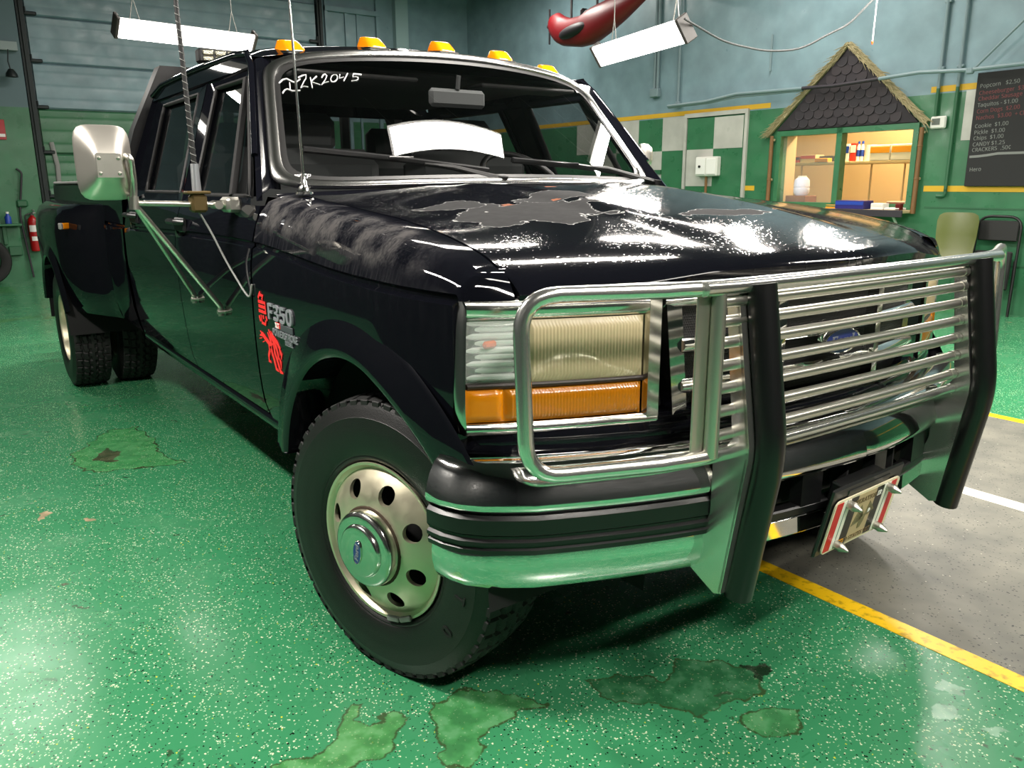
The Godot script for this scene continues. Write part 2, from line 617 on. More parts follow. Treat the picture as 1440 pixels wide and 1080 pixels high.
func honeycomb_texture() -> ImageTexture:
	var n := 128
	var im := Image.create(n, n, false, Image.FORMAT_RGBA8)
	for y in n:
		for x in n:
			var u := x * 8.0 / n
			var w := y * 8.0 / n
			var row := floori(w)
			var fu := fposmod(u + (0.5 if row % 2 else 0.0), 1.0) - 0.5
			var d := Vector2(fu, fposmod(w, 1.0) - 0.5).length()
			var h := 0.0 if d < 0.36 else 1.0
			im.set_pixel(x, y, Color(h, h, h))
	return ImageTexture.create_from_image(im)


# ---------------------------------------------------------------- the bay
func flake_texture() -> ImageTexture:
	# green epoxy with cream and black flakes: 2.4 m of floor
	var n := 2048
	var im := Image.create(n, n, false, Image.FORMAT_RGB8)
	var base := Color(0.21, 0.50, 0.335)
	im.fill(base)
	var r := RandomNumberGenerator.new()
	r.seed = 3
	var dens := FastNoiseLite.new()
	dens.seed = 4
	dens.frequency = 0.004
	for k in 900:   # faint cloudy patches of the coat
		var p := Vector2i(r.randi_range(0, n), r.randi_range(0, n))
		var w := r.randi_range(4, 30)
		im.fill_rect(Rect2i(p, Vector2i(w, r.randi_range(2, 6))), base.lerp(Color(0.10, 0.40, 0.23), r.randf() * 0.5))
	for k in 44000:
		var x := r.randi_range(0, n - 8)
		var y := r.randi_range(0, n - 8)
		if r.randf() > 0.55 + 0.6 * dens.get_noise_2d(x, y):
			continue
		var w := r.randi_range(1, 4)
		var h := r.randi_range(1, 3)
		var c := Color(0.86, 0.84, 0.70).lerp(Color(0.75, 0.83, 0.72), r.randf())
		if r.randf() < 0.03:
			c = Color(0.80, 0.75, 0.2)
		im.fill_rect(Rect2i(x, y, w, h), c)
		im.fill_rect(Rect2i(x + r.randi_range(0, 1), y + r.randi_range(0, 1), h, w), c)
	for k in 11000:
		im.fill_rect(Rect2i(r.randi_range(0, n - 6), r.randi_range(0, n - 6), r.randi_range(1, 4), r.randi_range(1, 4)), Color(0.05, 0.10, 0.07))
	return ImageTexture.create_from_image(im)


func concrete_texture() -> ImageTexture:
	var n := 1024
	var nz := FastNoiseLite.new()
	nz.seed = 9
	nz.frequency = 0.006
	nz.fractal_octaves = 4
	var g := nz.get_seamless_image(n, n)
	g.convert(Image.FORMAT_RGB8)
	var im := Image.create(n, n, false, Image.FORMAT_RGB8)
	for y in n:
		for x in n:
			var t := g.get_pixel(x, y).r
			im.set_pixel(x, y, Color(0.335, 0.335, 0.305).lerp(Color(0.455, 0.447, 0.40), t))
	var r := RandomNumberGenerator.new()
	r.seed = 31
	for k in 5200:
		var c := Color(0.14, 0.15, 0.14) if r.randf() < 0.93 else Color(0.66, 0.65, 0.58)
		im.fill_rect(Rect2i(r.randi_range(0, n - 4), r.randi_range(0, n - 4), r.randi_range(1, 3), r.randi_range(1, 4)), c)
	return ImageTexture.create_from_image(im)


# stains and bare patches of the coat: an 8 m square seen from above, clear where there is none
func stain_texture() -> ImageTexture:
	var n := 2048
	var side := 8.0
	var im := Image.create(n, n, false, Image.FORMAT_RGBA8)
	im.fill(Color(0.2, 0.4, 0.25, 0.0))
	var nz := FastNoiseLite.new()
	nz.seed = 17
	nz.frequency = 0.035
	nz.fractal_octaves = 3
	var fine := FastNoiseLite.new()
	fine.seed = 18
	fine.frequency = 0.012
	fine.fractal_octaves = 4
	var patches := [
		[Color(0.275, 0.52, 0.28, 0.85), [[-1.351, 0.201], [-1.244, 0.218], [-1.187, 0.212], [-1.137, 0.132], [-1.097, 0.096], [-1.057, 0.118], [-1.084, 0.146], [-1.115, 0.165], [-1.092, 0.192], [-1.027, 0.183], [-0.988, 0.214], [-1.034, 0.274], [-1.1, 0.327], [-1.176, 0.312], [-1.35, 0.42], [-1.5, 0.40]]],
		[Color(0.25, 0.50, 0.28, 0.85), [[-0.838, 0.208], [-0.808, 0.214], [-0.719, 0.305], [-0.679, 0.408], [-0.74, 0.382], [-0.832, 0.386], [-0.876, 0.404], [-0.938, 0.474], [-1.005, 0.449], [-1.011, 0.4], [-0.972, 0.367], [-0.976, 0.315], [-0.959, 0.267], [-0.912, 0.222], [-0.874, 0.231]]],
		[Color(0.16, 0.37, 0.22, 0.8), [[-0.523, 0.367], [-0.428, 0.407], [-0.356, 0.487], [-0.254, 0.456], [-0.142, 0.516], [-0.115, 0.62], [-0.138, 0.685], [-0.25, 0.681], [-0.337, 0.672], [-0.415, 0.634], [-0.435, 0.565], [-0.508, 0.494], [-0.547, 0.44]]],
		[Color(0.10, 0.09, 0.06, 0.85), [[-0.12, 0.587], [-0.063, 0.616], [-0.124, 0.675], [-0.143, 0.642]]],
		[Color(0.26, 0.55, 0.27, 0.5), [[-1.394, -2.603], [-1.267, -2.797], [-1.17, -2.964], [-1.027, -2.943], [-0.991, -2.672], [-1.014, -2.325], [-0.948, -2.144], [-1.142, -2.185], [-1.35, -2.251], [-1.403, -2.413]]],
		[Color(0.22, 0.15, 0.08, 0.8), [[-1.33, -2.45], [-1.22, -2.62], [-1.19, -2.50], [-1.24, -2.36]]],
		[Color(0.27, 0.52, 0.30, 0.7), [[-0.32, 0.72], [-0.22, 0.74], [-0.16, 0.80], [-0.24, 0.86], [-0.33, 0.80]]],
		[Color(0.52, 0.66, 0.56, 0.75), [[0.10, 1.01], [0.15, 0.985], [0.19, 1.01], [0.15, 1.05], [0.11, 1.04]]],
		[Color(0.52, 0.66, 0.56, 0.7), [[0.23, 0.955], [0.275, 0.95], [0.28, 0.99], [0.24, 1.0]]],
		[Color(0.52, 0.66, 0.56, 0.7), [[0.135, 1.10], [0.19, 1.12], [0.20, 1.16], [0.14, 1.15]]],
		[Color(0.20, 0.14, 0.09, 0.8), [[-1.62, -1.09], [-1.60, -1.10], [-1.595, -1.075], [-1.615, -1.07]]],
		[Color(0.70, 0.60, 0.48, 0.9), [[-1.61, -1.83], [-1.575, -1.84], [-1.585, -1.77], [-1.62, -1.76]]],
		[Color(0.70, 0.60, 0.48, 0.9), [[-1.47, -1.67], [-1.445, -1.68], [-1.44, -1.64], [-1.47, -1.64]]],
	]
	for p in patches:
		var poly := PackedVector2Array()
		for q in p[1]:
			poly.append(Vector2(q[0], q[1]))
		var lo := poly[0]
		var hi := poly[0]
		for q in poly:
			lo = lo.min(q)
			hi = hi.max(q)
		var px := n / side
		for y in range(int((lo.y - 0.04) * px), int((hi.y + 0.04) * px)):
			for x in range(int((lo.x - 0.04) * px), int((hi.x + 0.04) * px)):
				var w := Vector2(x, y) / px + Vector2(nz.get_noise_2d(x, y), nz.get_noise_2d(x + 500, y)) * 0.03
				if not Geometry2D.is_point_in_polygon(w, poly):
					continue
				var rim := false
				for o in [Vector2(0.008, 0), Vector2(-0.008, 0), Vector2(0, 0.008), Vector2(0, -0.008)]:
					rim = rim or not Geometry2D.is_point_in_polygon(w + o, poly)
				var c: Color = p[0]
				var v := fine.get_noise_2d(x * 4, y * 4)
				c = c.lightened(clampf(v * 0.35, 0.0, 0.12)).darkened(clampf(-v * 0.4, 0.0, 0.14))
				c.a = p[0].a
				if rim and p[0].g > 0.3 and p[0].g < 0.58:
					c = Color(0.20, 0.24, 0.12, 0.85)
				im.set_pixel(posmod(x, n), posmod(y, n), c)
	# scuffs, tyre smears and grime
	var r := RandomNumberGenerator.new()
	r.seed = 5
	for k in 140:
		var a := Vector2(r.randf_range(-3.9, 0.39), r.randf_range(-7.0, 1.4))
		var d := Vector2.from_angle(r.randf() * TAU) * 0.004
		var c := Color(0.17, 0.13, 0.08, 0.7) if r.randf() < 0.65 else Color(0.12, 0.26, 0.17, 0.6)
		for s in r.randi_range(2, 16):
			var q := a * n / side
			im.fill_rect(Rect2i(posmod(int(q.x), n - 3), posmod(int(q.y), n - 3), r.randi_range(1, 3), r.randi_range(1, 3)), c)
			a += d
			d = d.rotated(r.randf_range(-0.4, 0.4))
	return ImageTexture.create_from_image(im)


func slab(lo: Vector3, hi: Vector3) -> MB:
	var b := MB.new()
	b.span(lo, hi)
	return b


func build_room() -> void:
	var wet := noise_tex(0.008, 512, 5, Color(0.62, 0.62, 0.62), Color(1, 1, 1), 41, Vector2(0.1, 0.9))
	var blank := Image.create(4, 4, false, Image.FORMAT_RGBA8)
	blank.fill(Color.WHITE)
	mat("floor_green", Color(1, 1, 1), 0.30, 0.0, {"albedo_texture": flake_texture(), "roughness_texture": wet, "uv1_triplanar": true, "uv1_world_triplanar": true, "uv1_scale": Vector3.ONE / 2.4,
		"heightmap_enabled": true, "heightmap_texture": noise_tex(0.03, 512, 3, Color.BLACK, Color.WHITE, 42), "heightmap_scale": 0.06,
		"detail_enabled": true, "detail_albedo": stain_texture(), "detail_mask": ImageTexture.create_from_image(blank), "detail_uv_layer": BaseMaterial3D.DETAIL_UV_2, "uv2_triplanar": true, "uv2_world_triplanar": true, "uv2_scale": Vector3.ONE / 8.0, "detail_blend_mode": BaseMaterial3D.BLEND_MODE_MIX})
	mat("floor_grey", Color(1, 1, 1), 0.62, 0.0, {"albedo_texture": concrete_texture(), "uv1_triplanar": true, "uv1_world_triplanar": true, "uv1_scale": Vector3.ONE / 1.6})
	mat("paint_line", Color(0.92, 0.74, 0.06), 0.42, 0.0, {"albedo_texture": noise_tex(0.02, 512, 5, Color(0.74, 0.73, 0.68), Color.WHITE, 77, Vector2(0.15, 0.45)), "uv1_triplanar": true, "uv1_world_triplanar": true, "uv1_scale": Vector3(2, 2, 2)})
	mat("paint_line_white", Color(0.82, 0.80, 0.74), 0.6)
	var fl := struct("floor", slab(V(-3.8, -0.2, -12.3), V(7.4, 0, 5.1)), M.floor_green)
	struct("grey_lane", slab(V(0.43, -0.01, -11.0), V(3.08, 0.001, 4.8)), M.floor_grey, fl)
	struct("painted_line", slab(V(0.393, -0.01, -11.0), V(0.468, 0.0016, 4.8)), M.paint_line, fl)
	struct("painted_line", slab(V(3.04, -0.01, -11.0), V(3.115, 0.0016, 4.8)), M.paint_line, fl)
	struct("painted_line", slab(V(1.70, -0.01, -11.0), V(1.79, 0.0016, 4.8)), M.paint_line_white, fl)
	# unseen walls behind the camera and to the left, kept dark for the reflections
	var top := 4.7
	for w in [["unseen_wall_left", V(-3.8, 0, -12.3), V(-3.5, 0, 5.1)], ["unseen_wall_front", V(-3.5, 0, 4.8), V(7.4, 0, 5.1)]]:
		var lo: Vector3 = w[1]
		var hi: Vector3 = w[2]
		var o := struct(w[0], slab(lo, V(hi.x, 2.3, hi.z)), M.unseen_wall_dark)
		struct("upper_wall", slab(V(lo.x, 2.3, lo.z), V(hi.x, top, hi.z)), M.unseen_wall_dark, o)
	struct("ceiling", slab(V(-3.8, top, -12.3), V(7.4, top + 0.2, 5.1)), M.unseen_ceiling_paint)  # out of view, kept dark so the hood mirrors little
	build_back_wall(top)
	build_right_wall(top)


func build_back_wall(top: float) -> void:
	var zb := -12.0
	var wb := struct("wall_back", slab(V(-3.5, 0, zb - 0.3), V(7.0, 2.39, zb)), M.wall_green)
	struct("upper_wall", slab(V(-3.5, 2.39, zb - 0.3), V(7.0, top, zb)), M.wall_blue, wb)
	struct("corner_post", slab(V(5.43, 0, zb), V(5.68, top, zb + 0.12)), mat("post_blue", Color(0.56, 0.66, 0.67), 0.6), wb)
	# the tall sectional door: sections 0.62 m high, each with shallow ribs
	var d := Node3D.new()
	d.name = "door_1"
	add_child(d)
	d.set_meta("kind", "structure")
	var x0 := -0.30
	var x1 := 3.95
	for k in 7:
		var y0 := -0.09 + 0.62 * k
		var y1 := y0 + 0.612
		var b := MB.new()
		var rows := []
		var ys := [maxf(y0, 0.01), y0 + 0.02]
		var zs := [zb + 0.03, zb + 0.055]
		for r in 3:
			var c := y0 + 0.13 + 0.18 * r
			ys.append_array([c - 0.035, c - 0.015, c + 0.015, c + 0.035])
			zs.append_array([zb + 0.055, zb + 0.049, zb + 0.049, zb + 0.055])
		ys.append_array([y1 - 0.02, y1])
		zs.append_array([zb + 0.055, zb + 0.03])
		for i in ys.size():
			rows.append([V(x0, maxf(ys[i], 0.01), zs[i]), V(x1, maxf(ys[i], 0.01), zs[i])])
		b.grid(rows)
		b.span(V(x0, maxf(y0, 0.01), zb + 0.002), V(x1, y1, zb + 0.03))
		obj("door_section", b, M.wall_green if k < 4 else M.wall_blue, d, 20)
	for s in [x0 - 0.07, x1 + 0.07]:
		var t := MB.new()
		t.span(V(s - 0.045, 0, zb + 0.002), V(s + 0.045, top, zb + 0.10))
		t.span(V(s - 0.012, 0, zb + 0.10), V(s + 0.03, top, zb + 0.13))
		obj("door_track", t, M.track, d)
		for k in 6:
			var h := MB.new()
			var y := 0.55 + 0.62 * k
			var dir := 1.0 if s < 1.0 else -1.0
			h.box(V(s + dir * 0.12, y, zb + 0.08), V(0.16, 0.05, 0.03), 0.01)
			h.tube([V(s + dir * 0.06, y, zb + 0.09), V(s + dir * 0.06, y + 0.08, zb + 0.09)], 0.014, 8)
			obj("roller_hinge", h, M.track, d)
	var strap := MB.new()
	strap.tube([V(-0.2, 1.93, zb + 0.075), V(-0.16, 1.6, zb + 0.08), V(-0.17, 1.36, zb + 0.075)], 0.03, 6, false, true, 0.3)
	obj("pull_strap", strap, M.grey_plastic, d)
	# narrow boarded frame beside the door
	var f := MB.new()
	f.span(V(4.13, 0, zb), V(4.18, top, zb + 0.06))
	f.span(V(5.08, 0, zb), V(5.14, top, zb + 0.06))
	f.span(V(4.13, 4.16, zb), V(5.14, 4.24, zb + 0.08))
	f.span(V(4.5, 0, zb), V(4.56, 4.16, zb + 0.04))
	f.span(V(4.72, 0, zb), V(4.76, 4.16, zb + 0.03))
	struct("trim_1", f, M.wall_blue)
	# projecting pier at the left of the door
	var p := struct("wall_pier", slab(V(-1.6, 0, zb), V(-0.46, 2.37, zb + 0.4)), M.wall_green)
	struct("upper_pier", slab(V(-1.6, 2.37, zb), V(-0.46, top, zb + 0.4)), mat("pier_blue", Color(0.36, 0.44, 0.46), 0.7), p)
	struct("pier_column", slab(V(-1.5, 0, zb + 0.4), V(-0.79, 2.33, zb + 0.52)), M.wall_green, p)
	struct("pier_ledge", slab(V(-1.5, 3.09, zb + 0.4), V(-0.50, 3.2, zb + 0.5)), mat("ledge_grey", Color(0.55, 0.6, 0.6), 0.6), p)


func build_right_wall(top: float) -> void:
	var W := 7.0
	var T := 7.3
	var z0 := -12.3
	var z1 := 5.1
	var wz0 := -4.80
	var wz1 := -2.99
	var wy0 := 1.02
	var wy1 := 1.93
	var b := MB.new()
	b.span(V(W, 0, z0), V(T, 2.21, wz0))
	b.span(V(W, 0, wz1), V(T, 2.21, z1))
	b.span(V(W, 0, wz0), V(T, wy0, wz1))
	b.span(V(W, wy1, wz0), V(T, 2.21, wz1))
	var wl := struct("wall_right", b, M.wall_green)
	struct("upper_wall", slab(V(W, 2.21, z0), V(T, top, z1)), M.wall_blue, wl)
	for s in [[2.225, 2.285, -12.0, -4.95], [2.225, 2.285, -2.92, 5.0], [1.215, 1.275, -5.86, -5.12], [1.215, 1.275, -2.88, 5.0]]:
		struct("painted_stripe", slab(V(W - 0.003, s[0], s[2]), V(W + 0.01, s[1], s[3])), M.stripe_yellow, wl)
	for s in [[1.76, 2.22, -7.77, -7.29], [1.76, 2.22, -6.80, -6.35], [1.27, 1.76, -7.29, -6.80], [1.73, 2.22, -2.55, -2.45], [1.27, 1.76, -8.27, -7.77], [1.76, 2.22, -8.72, -8.25]]:
		struct("painted_square", slab(V(W - 0.004, s[0], s[2]), V(W + 0.01, s[1], s[3])), M.wall_white, wl)
	# horizontal seams of the lower panelling
	for y in [1.05, 0.49]:
		struct("panel_seam", slab(V(W - 0.006, y - 0.008, -2.85), V(W + 0.01, y + 0.008, 5.0)), M.conduit_green, wl)
	struct("panel_seam", slab(V(W - 0.02, 1.44, -8.6), V(W + 0.01, 1.50, -6.8)), M.conduit_green, wl)
	# flush person door painted with the checks
	var d := struct("door_2", slab(V(W - 0.025, 0.01, -6.30), V(W - 0.004, 2.17, -5.33)), M.wall_green)
	for s in [[1.76, 2.165, -5.82, -5.335], [1.27, 1.76, -6.295, -5.82]]:
		struct("painted_square", slab(V(W - 0.029, s[0], s[2]), V(W - 0.02, s[1], s[3])), M.wall_white, d)
	var fr := MB.new()
	fr.span(V(W - 0.035, 0, -6.36), V(W, 2.24, -6.315))
	fr.span(V(W - 0.035, 0, -5.315), V(W, 2.24, -5.27))
	fr.span(V(W - 0.035, 2.185, -6.315), V(W, 2.24, -5.315))
	struct("door_frame", fr, M.wall_white, d)
	# window opening: green frame, mullion, sill counter
	var win := struct("window_1", frame_rect(W - 0.03, W + 0.10, wy0, wy1, wz0, wz1, 0.06), M.wall_green)
	struct("window_mullion", slab(V(W - 0.03, wy0, -3.97), V(W + 0.08, wy1, -3.90)), M.wall_green, win)
	var gl := MB.new()
	gl.span(V(W + 0.03, wy0 + 0.06, wz0 + 0.06), V(W + 0.034, wy1 - 0.06, -3.97))
	struct("window_pane", gl, M.clear_pane, win)
	struct("window_liner", frame_rect(W + 0.10, W + 0.32, wy0 + 0.03, wy1 - 0.03, wz0 + 0.03, wz1 - 0.03, 0.012), M.shelf_wood, win)


func frame_rect(x0: float, x1: float, y0: float, y1: float, z0: float, z1: float, t: float) -> MB:
	var b := MB.new()
	b.span(V(x0, y0, z0), V(x1, y1, z0 + t))
	b.span(V(x0, y0, z1 - t), V(x1, y1, z1))
	b.span(V(x0, y1 - t, z0 + t), V(x1, y1, z1 - t))
	b.span(V(x0, y0, z0 + t), V(x1, y0 + t, z1 - t))
	return b


# ================================================================ the pickup
# half widths are written as positive numbers; s = -1 is the passenger side (seen), s = +1 the driver's side
const SEAM := [[-0.70, 1.298], [-0.627, 1.292], [-0.265, 1.263], [0.061, 1.234], [0.301, 1.195], [0.40, 1.168], [0.455, 1.142], [0.50, 1.112]]
const BODYLINE := [[-2.8, 1.118], [-2.62, 1.119], [-0.668, 1.142], [-0.41, 1.129], [-0.076, 1.107], [0.248, 1.099], [0.50, 1.092]]
const SIDE := [[0.50, 0.940], [0.555, 0.955], [0.60, 0.972], [0.70, 0.988], [0.85, 1.0], [0.98, 1.004], [1.09, 1.003], [1.15, 0.995], [1.20, 0.984], [1.25, 0.966], [1.28, 0.955]]


func side_x(y: float) -> float:
	return curve(SIDE, y) if y < 1.28 else 0.955 - (y - 1.28) * 0.36


func front_z(x: float) -> float:
	return 0.70 - 0.28 * x * x


func ws_point(u: float, t: float, out := 0.0) -> Vector3:
	var k := 1.0 - u * u
	return V(u * (0.866 - 0.127 * t), 1.309 + 0.458 * t + (0.02 + 0.025 * t) * k + out * 0.6, -0.835 - 0.36 * t + (0.15 - 0.03 * t) * k + out * 0.8)


# a bar bent along the truck's nose: x0..x1, y0..y1, from o0 to o1 before the nose curve, edges chamfered by c
func fbox(b: MB, x0: float, x1: float, y0: float, y1: float, o0: float, o1: float, c := 0.004, n := 0) -> void:
	if n == 0:
		n = maxi(1, int(absf(x1 - x0) / 0.07))
	c = minf(c, 0.45 * minf(absf(y1 - y0), absf(o1 - o0)))
	var rows := []
	for i in n + 1:
		var x := lerpf(x0, x1, float(i) / n)
		var z := front_z(x)
		rows.append([V(x, y0 + c, z + o1), V(x, y1 - c, z + o1), V(x, y1, z + o1 - c), V(x, y1, z + o0 + c), V(x, y1 - c, z + o0), V(x, y0 + c, z + o0), V(x, y0, z + o0 + c), V(x, y0, z + o1 - c)])
	b.grid(rows, true)
	b.cap(rows[0], rows[n][0])
	b.cap(rows[n], rows[0][0])


func build_truck() -> void:
	truck = thing("pickup_truck", "black four-door pickup with chrome brush guard, twin rear wheels and five amber roof lights", "truck")
	hood_and_fenders()
	cab()
	doors(-1.0)
	doors(1.0)
	bed(-1.0)
	bed(1.0)
	windscreen()
	cabin()
	nose()
	bumper()
	guard()
	plate()
	wheels()
	mirrors()
	antennas()
	emblems()
	underside()


func hood_and_fenders() -> void:
	var rows := []
	var uvs := []
	var nt := 40
	var nu := 44
	for i in nt + 1:
		var t := float(i) / nt
		var row := []
		var ur := []
		for j in nu + 1:
			var u := -1.0 + 2.0 * j / nu
			var x := u * 0.838
			var k := 1.0 - u * u
			var ez := lerpf(-0.627, 0.498, t)
			var z := lerpf(-0.627 + 0.057 * k, front_z(x) - 0.004, t)
			var ye := curve(SEAM, ez)
			var yc := curve([[0.0, 1.322], [0.25, 1.306], [0.5, 1.272], [0.75, 1.224], [0.9, 1.187], [0.97, 1.166], [1.0, 1.150]], t)
			var w := 1.0 - smoothstep(0.30, 1.0, absf(u))
			w = lerpf(w, 1.0 if absf(u) < 0.5 else clampf((0.86 - absf(u)) / 0.36, 0, 1), 0.5)
			var dome := 0.013 * (1.0 - smoothstep(0.40, 0.50, absf(u) + 0.10 * t)) * (1.0 - smoothstep(0.72, 0.97, t)) * smoothstep(0.0, 0.12, t)
			row.append(V(x, lerpf(ye, yc, w) + dome, z))
			ur.append(Vector2(x / 1.8 + 0.5, (z + 0.7) / 1.6))
		rows.append(row)
		uvs.append(ur)
	# rolled front lip
	for d in [[0.010, -0.012], [0.006, -0.03], [-0.02, -0.045], [-0.06, -0.05]]:
		var row := []
		var ur := []
		for j in nu + 1:
			var p: Vector3 = rows[nt][j]
			row.append(p + V(0, d[1], d[0]))
			ur.append(uvs[nt][j])
		rows.append(row)
		uvs.append(ur)
	var hb := MB.new()
	hb.grid(rows, false, uvs)
	for s in [0, nu]:   # folded edges along the seams
		var e := []
		for i in nt + 1:
			e.append([rows[i][s], rows[i][s] + V(0, -0.03, 0)])
		hb.grid(e)
	var hood_tex := hood_textures()
	mat("hood_paint", Color(1, 1, 1), 1.0, 0.0, {"metallic_specular": 0.34, "albedo_texture": hood_tex[0], "roughness_texture": hood_tex[1], "heightmap_enabled": true, "heightmap_texture": hood_tex[2], "heightmap_scale": 0.018})
	obj("hood", hb, M.hood_paint, truck, 30)
	for s in [-1.0, 1.0]:
		fender(s)
	# cowl between hood and windscreen
	var cw := MB.new()
	var cr := [[], [], []]
	for j in 25:
		var u := -1.0 + j / 12.0
		var k := 1.0 - u * u
		var a := ws_point(u, 0.0)
		cr[0].append(a + V(0, -0.012, 0.012))
		cr[1].append(a + V(0, -0.03, 0.05))
		cr[2].append(V(u * 0.90, 1.272, -0.60 + 0.057 * k))
	cw.grid(cr)
	obj("cowl", cw, M.paint, truck)


# the hood's paint: black with a peeled patch, pale wet glints painted round it and rust
func hood_textures() -> Array:
	var n := 1024
	var al := Image.create(n, n, false, Image.FORMAT_RGB8)
	al.fill(Color(0.045, 0.048, 0.068))
	var co := Image.create(n, n, false, Image.FORMAT_RGB8)
	co.fill(Color(0.08, 0.08, 0.08))
	var nz := FastNoiseLite.new()
	nz.seed = 61
	nz.frequency = 0.012
	nz.fractal_octaves = 4
	# patches of bare primer as (centre x, centre z, half size x, half size z)
	for p in [[-0.50, 0.10, 0.23, 0.16], [-0.30, -0.05, 0.12, 0.09], [-0.62, -0.12, 0.10, 0.07], [0.0, 0.33, 0.16, 0.05]]:
		var c := Vector2(p[0] / 1.8 + 0.5, (p[1] + 0.7) / 1.6) * n
		var h := Vector2(p[2] / 1.8, p[3] / 1.6) * n
		for y in range(int(c.y - h.y * 1.5), int(c.y + h.y * 1.5)):
			for x in range(int(c.x - h.x * 1.5), int(c.x + h.x * 1.5)):
				if x < 0 or y < 0 or x >= n or y >= n:
					continue
				var d := ((Vector2(x, y) - c) / h).length() + 0.55 * nz.get_noise_2d(x, y)
				if d < 0.90:
					al.set_pixel(x, y, Color(0.055, 0.056, 0.06).lightened(0.03 * (1.0 + nz.get_noise_2d(x * 3, y * 3))))
					co.set_pixel(x, y, Color(1, 1, 1))
				elif d < 0.935:
					al.set_pixel(x, y, Color(0.50, 0.50, 0.49) if nz.get_noise_2d(x * 5, y * 5) > 0.0 else Color(0.2, 0.2, 0.2))  # glints of wet drops painted into the colour
					co.set_pixel(x, y, Color(0.6, 0.6, 0.6))
	for r in [[-0.50, -0.02, 9], [-0.35, 0.0, 8], [-0.20, -0.22, 9], [0.25, 0.30, 4], [0.62, 0.28, 6], [-0.1, 0.05, 5]]:
		var c := Vector2(r[0] / 1.8 + 0.5, (r[1] + 0.7) / 1.6) * n
		for y in range(int(c.y) - r[2], int(c.y) + r[2]):
			for x in range(int(c.x) - r[2] * 2, int(c.x) + r[2] * 2):
				if (Vector2(x, y) - c).length() / r[2] / 1.6 + nz.get_noise_2d(x * 4, y * 4) < 0.55:
					al.set_pixel(x, y, Color(0.42, 0.22, 0.10))
					co.set_pixel(x, y, Color(0.9, 0.9, 0.9))
	return [ImageTexture.create_from_image(al), ImageTexture.create_from_image(co), bead_texture()]


func arch_y(z: float, mid: float, r: float, low: float) -> float:
	var d := r * r - (z - mid) * (z - mid)
	return maxf(low, 0.41 + sqrt(d)) if d > 0.0 else low


func taper(z: float) -> float:
	return 0.06 * pow(clampf((z - 0.15) / 0.32, 0.0, 1.3), 2.0)


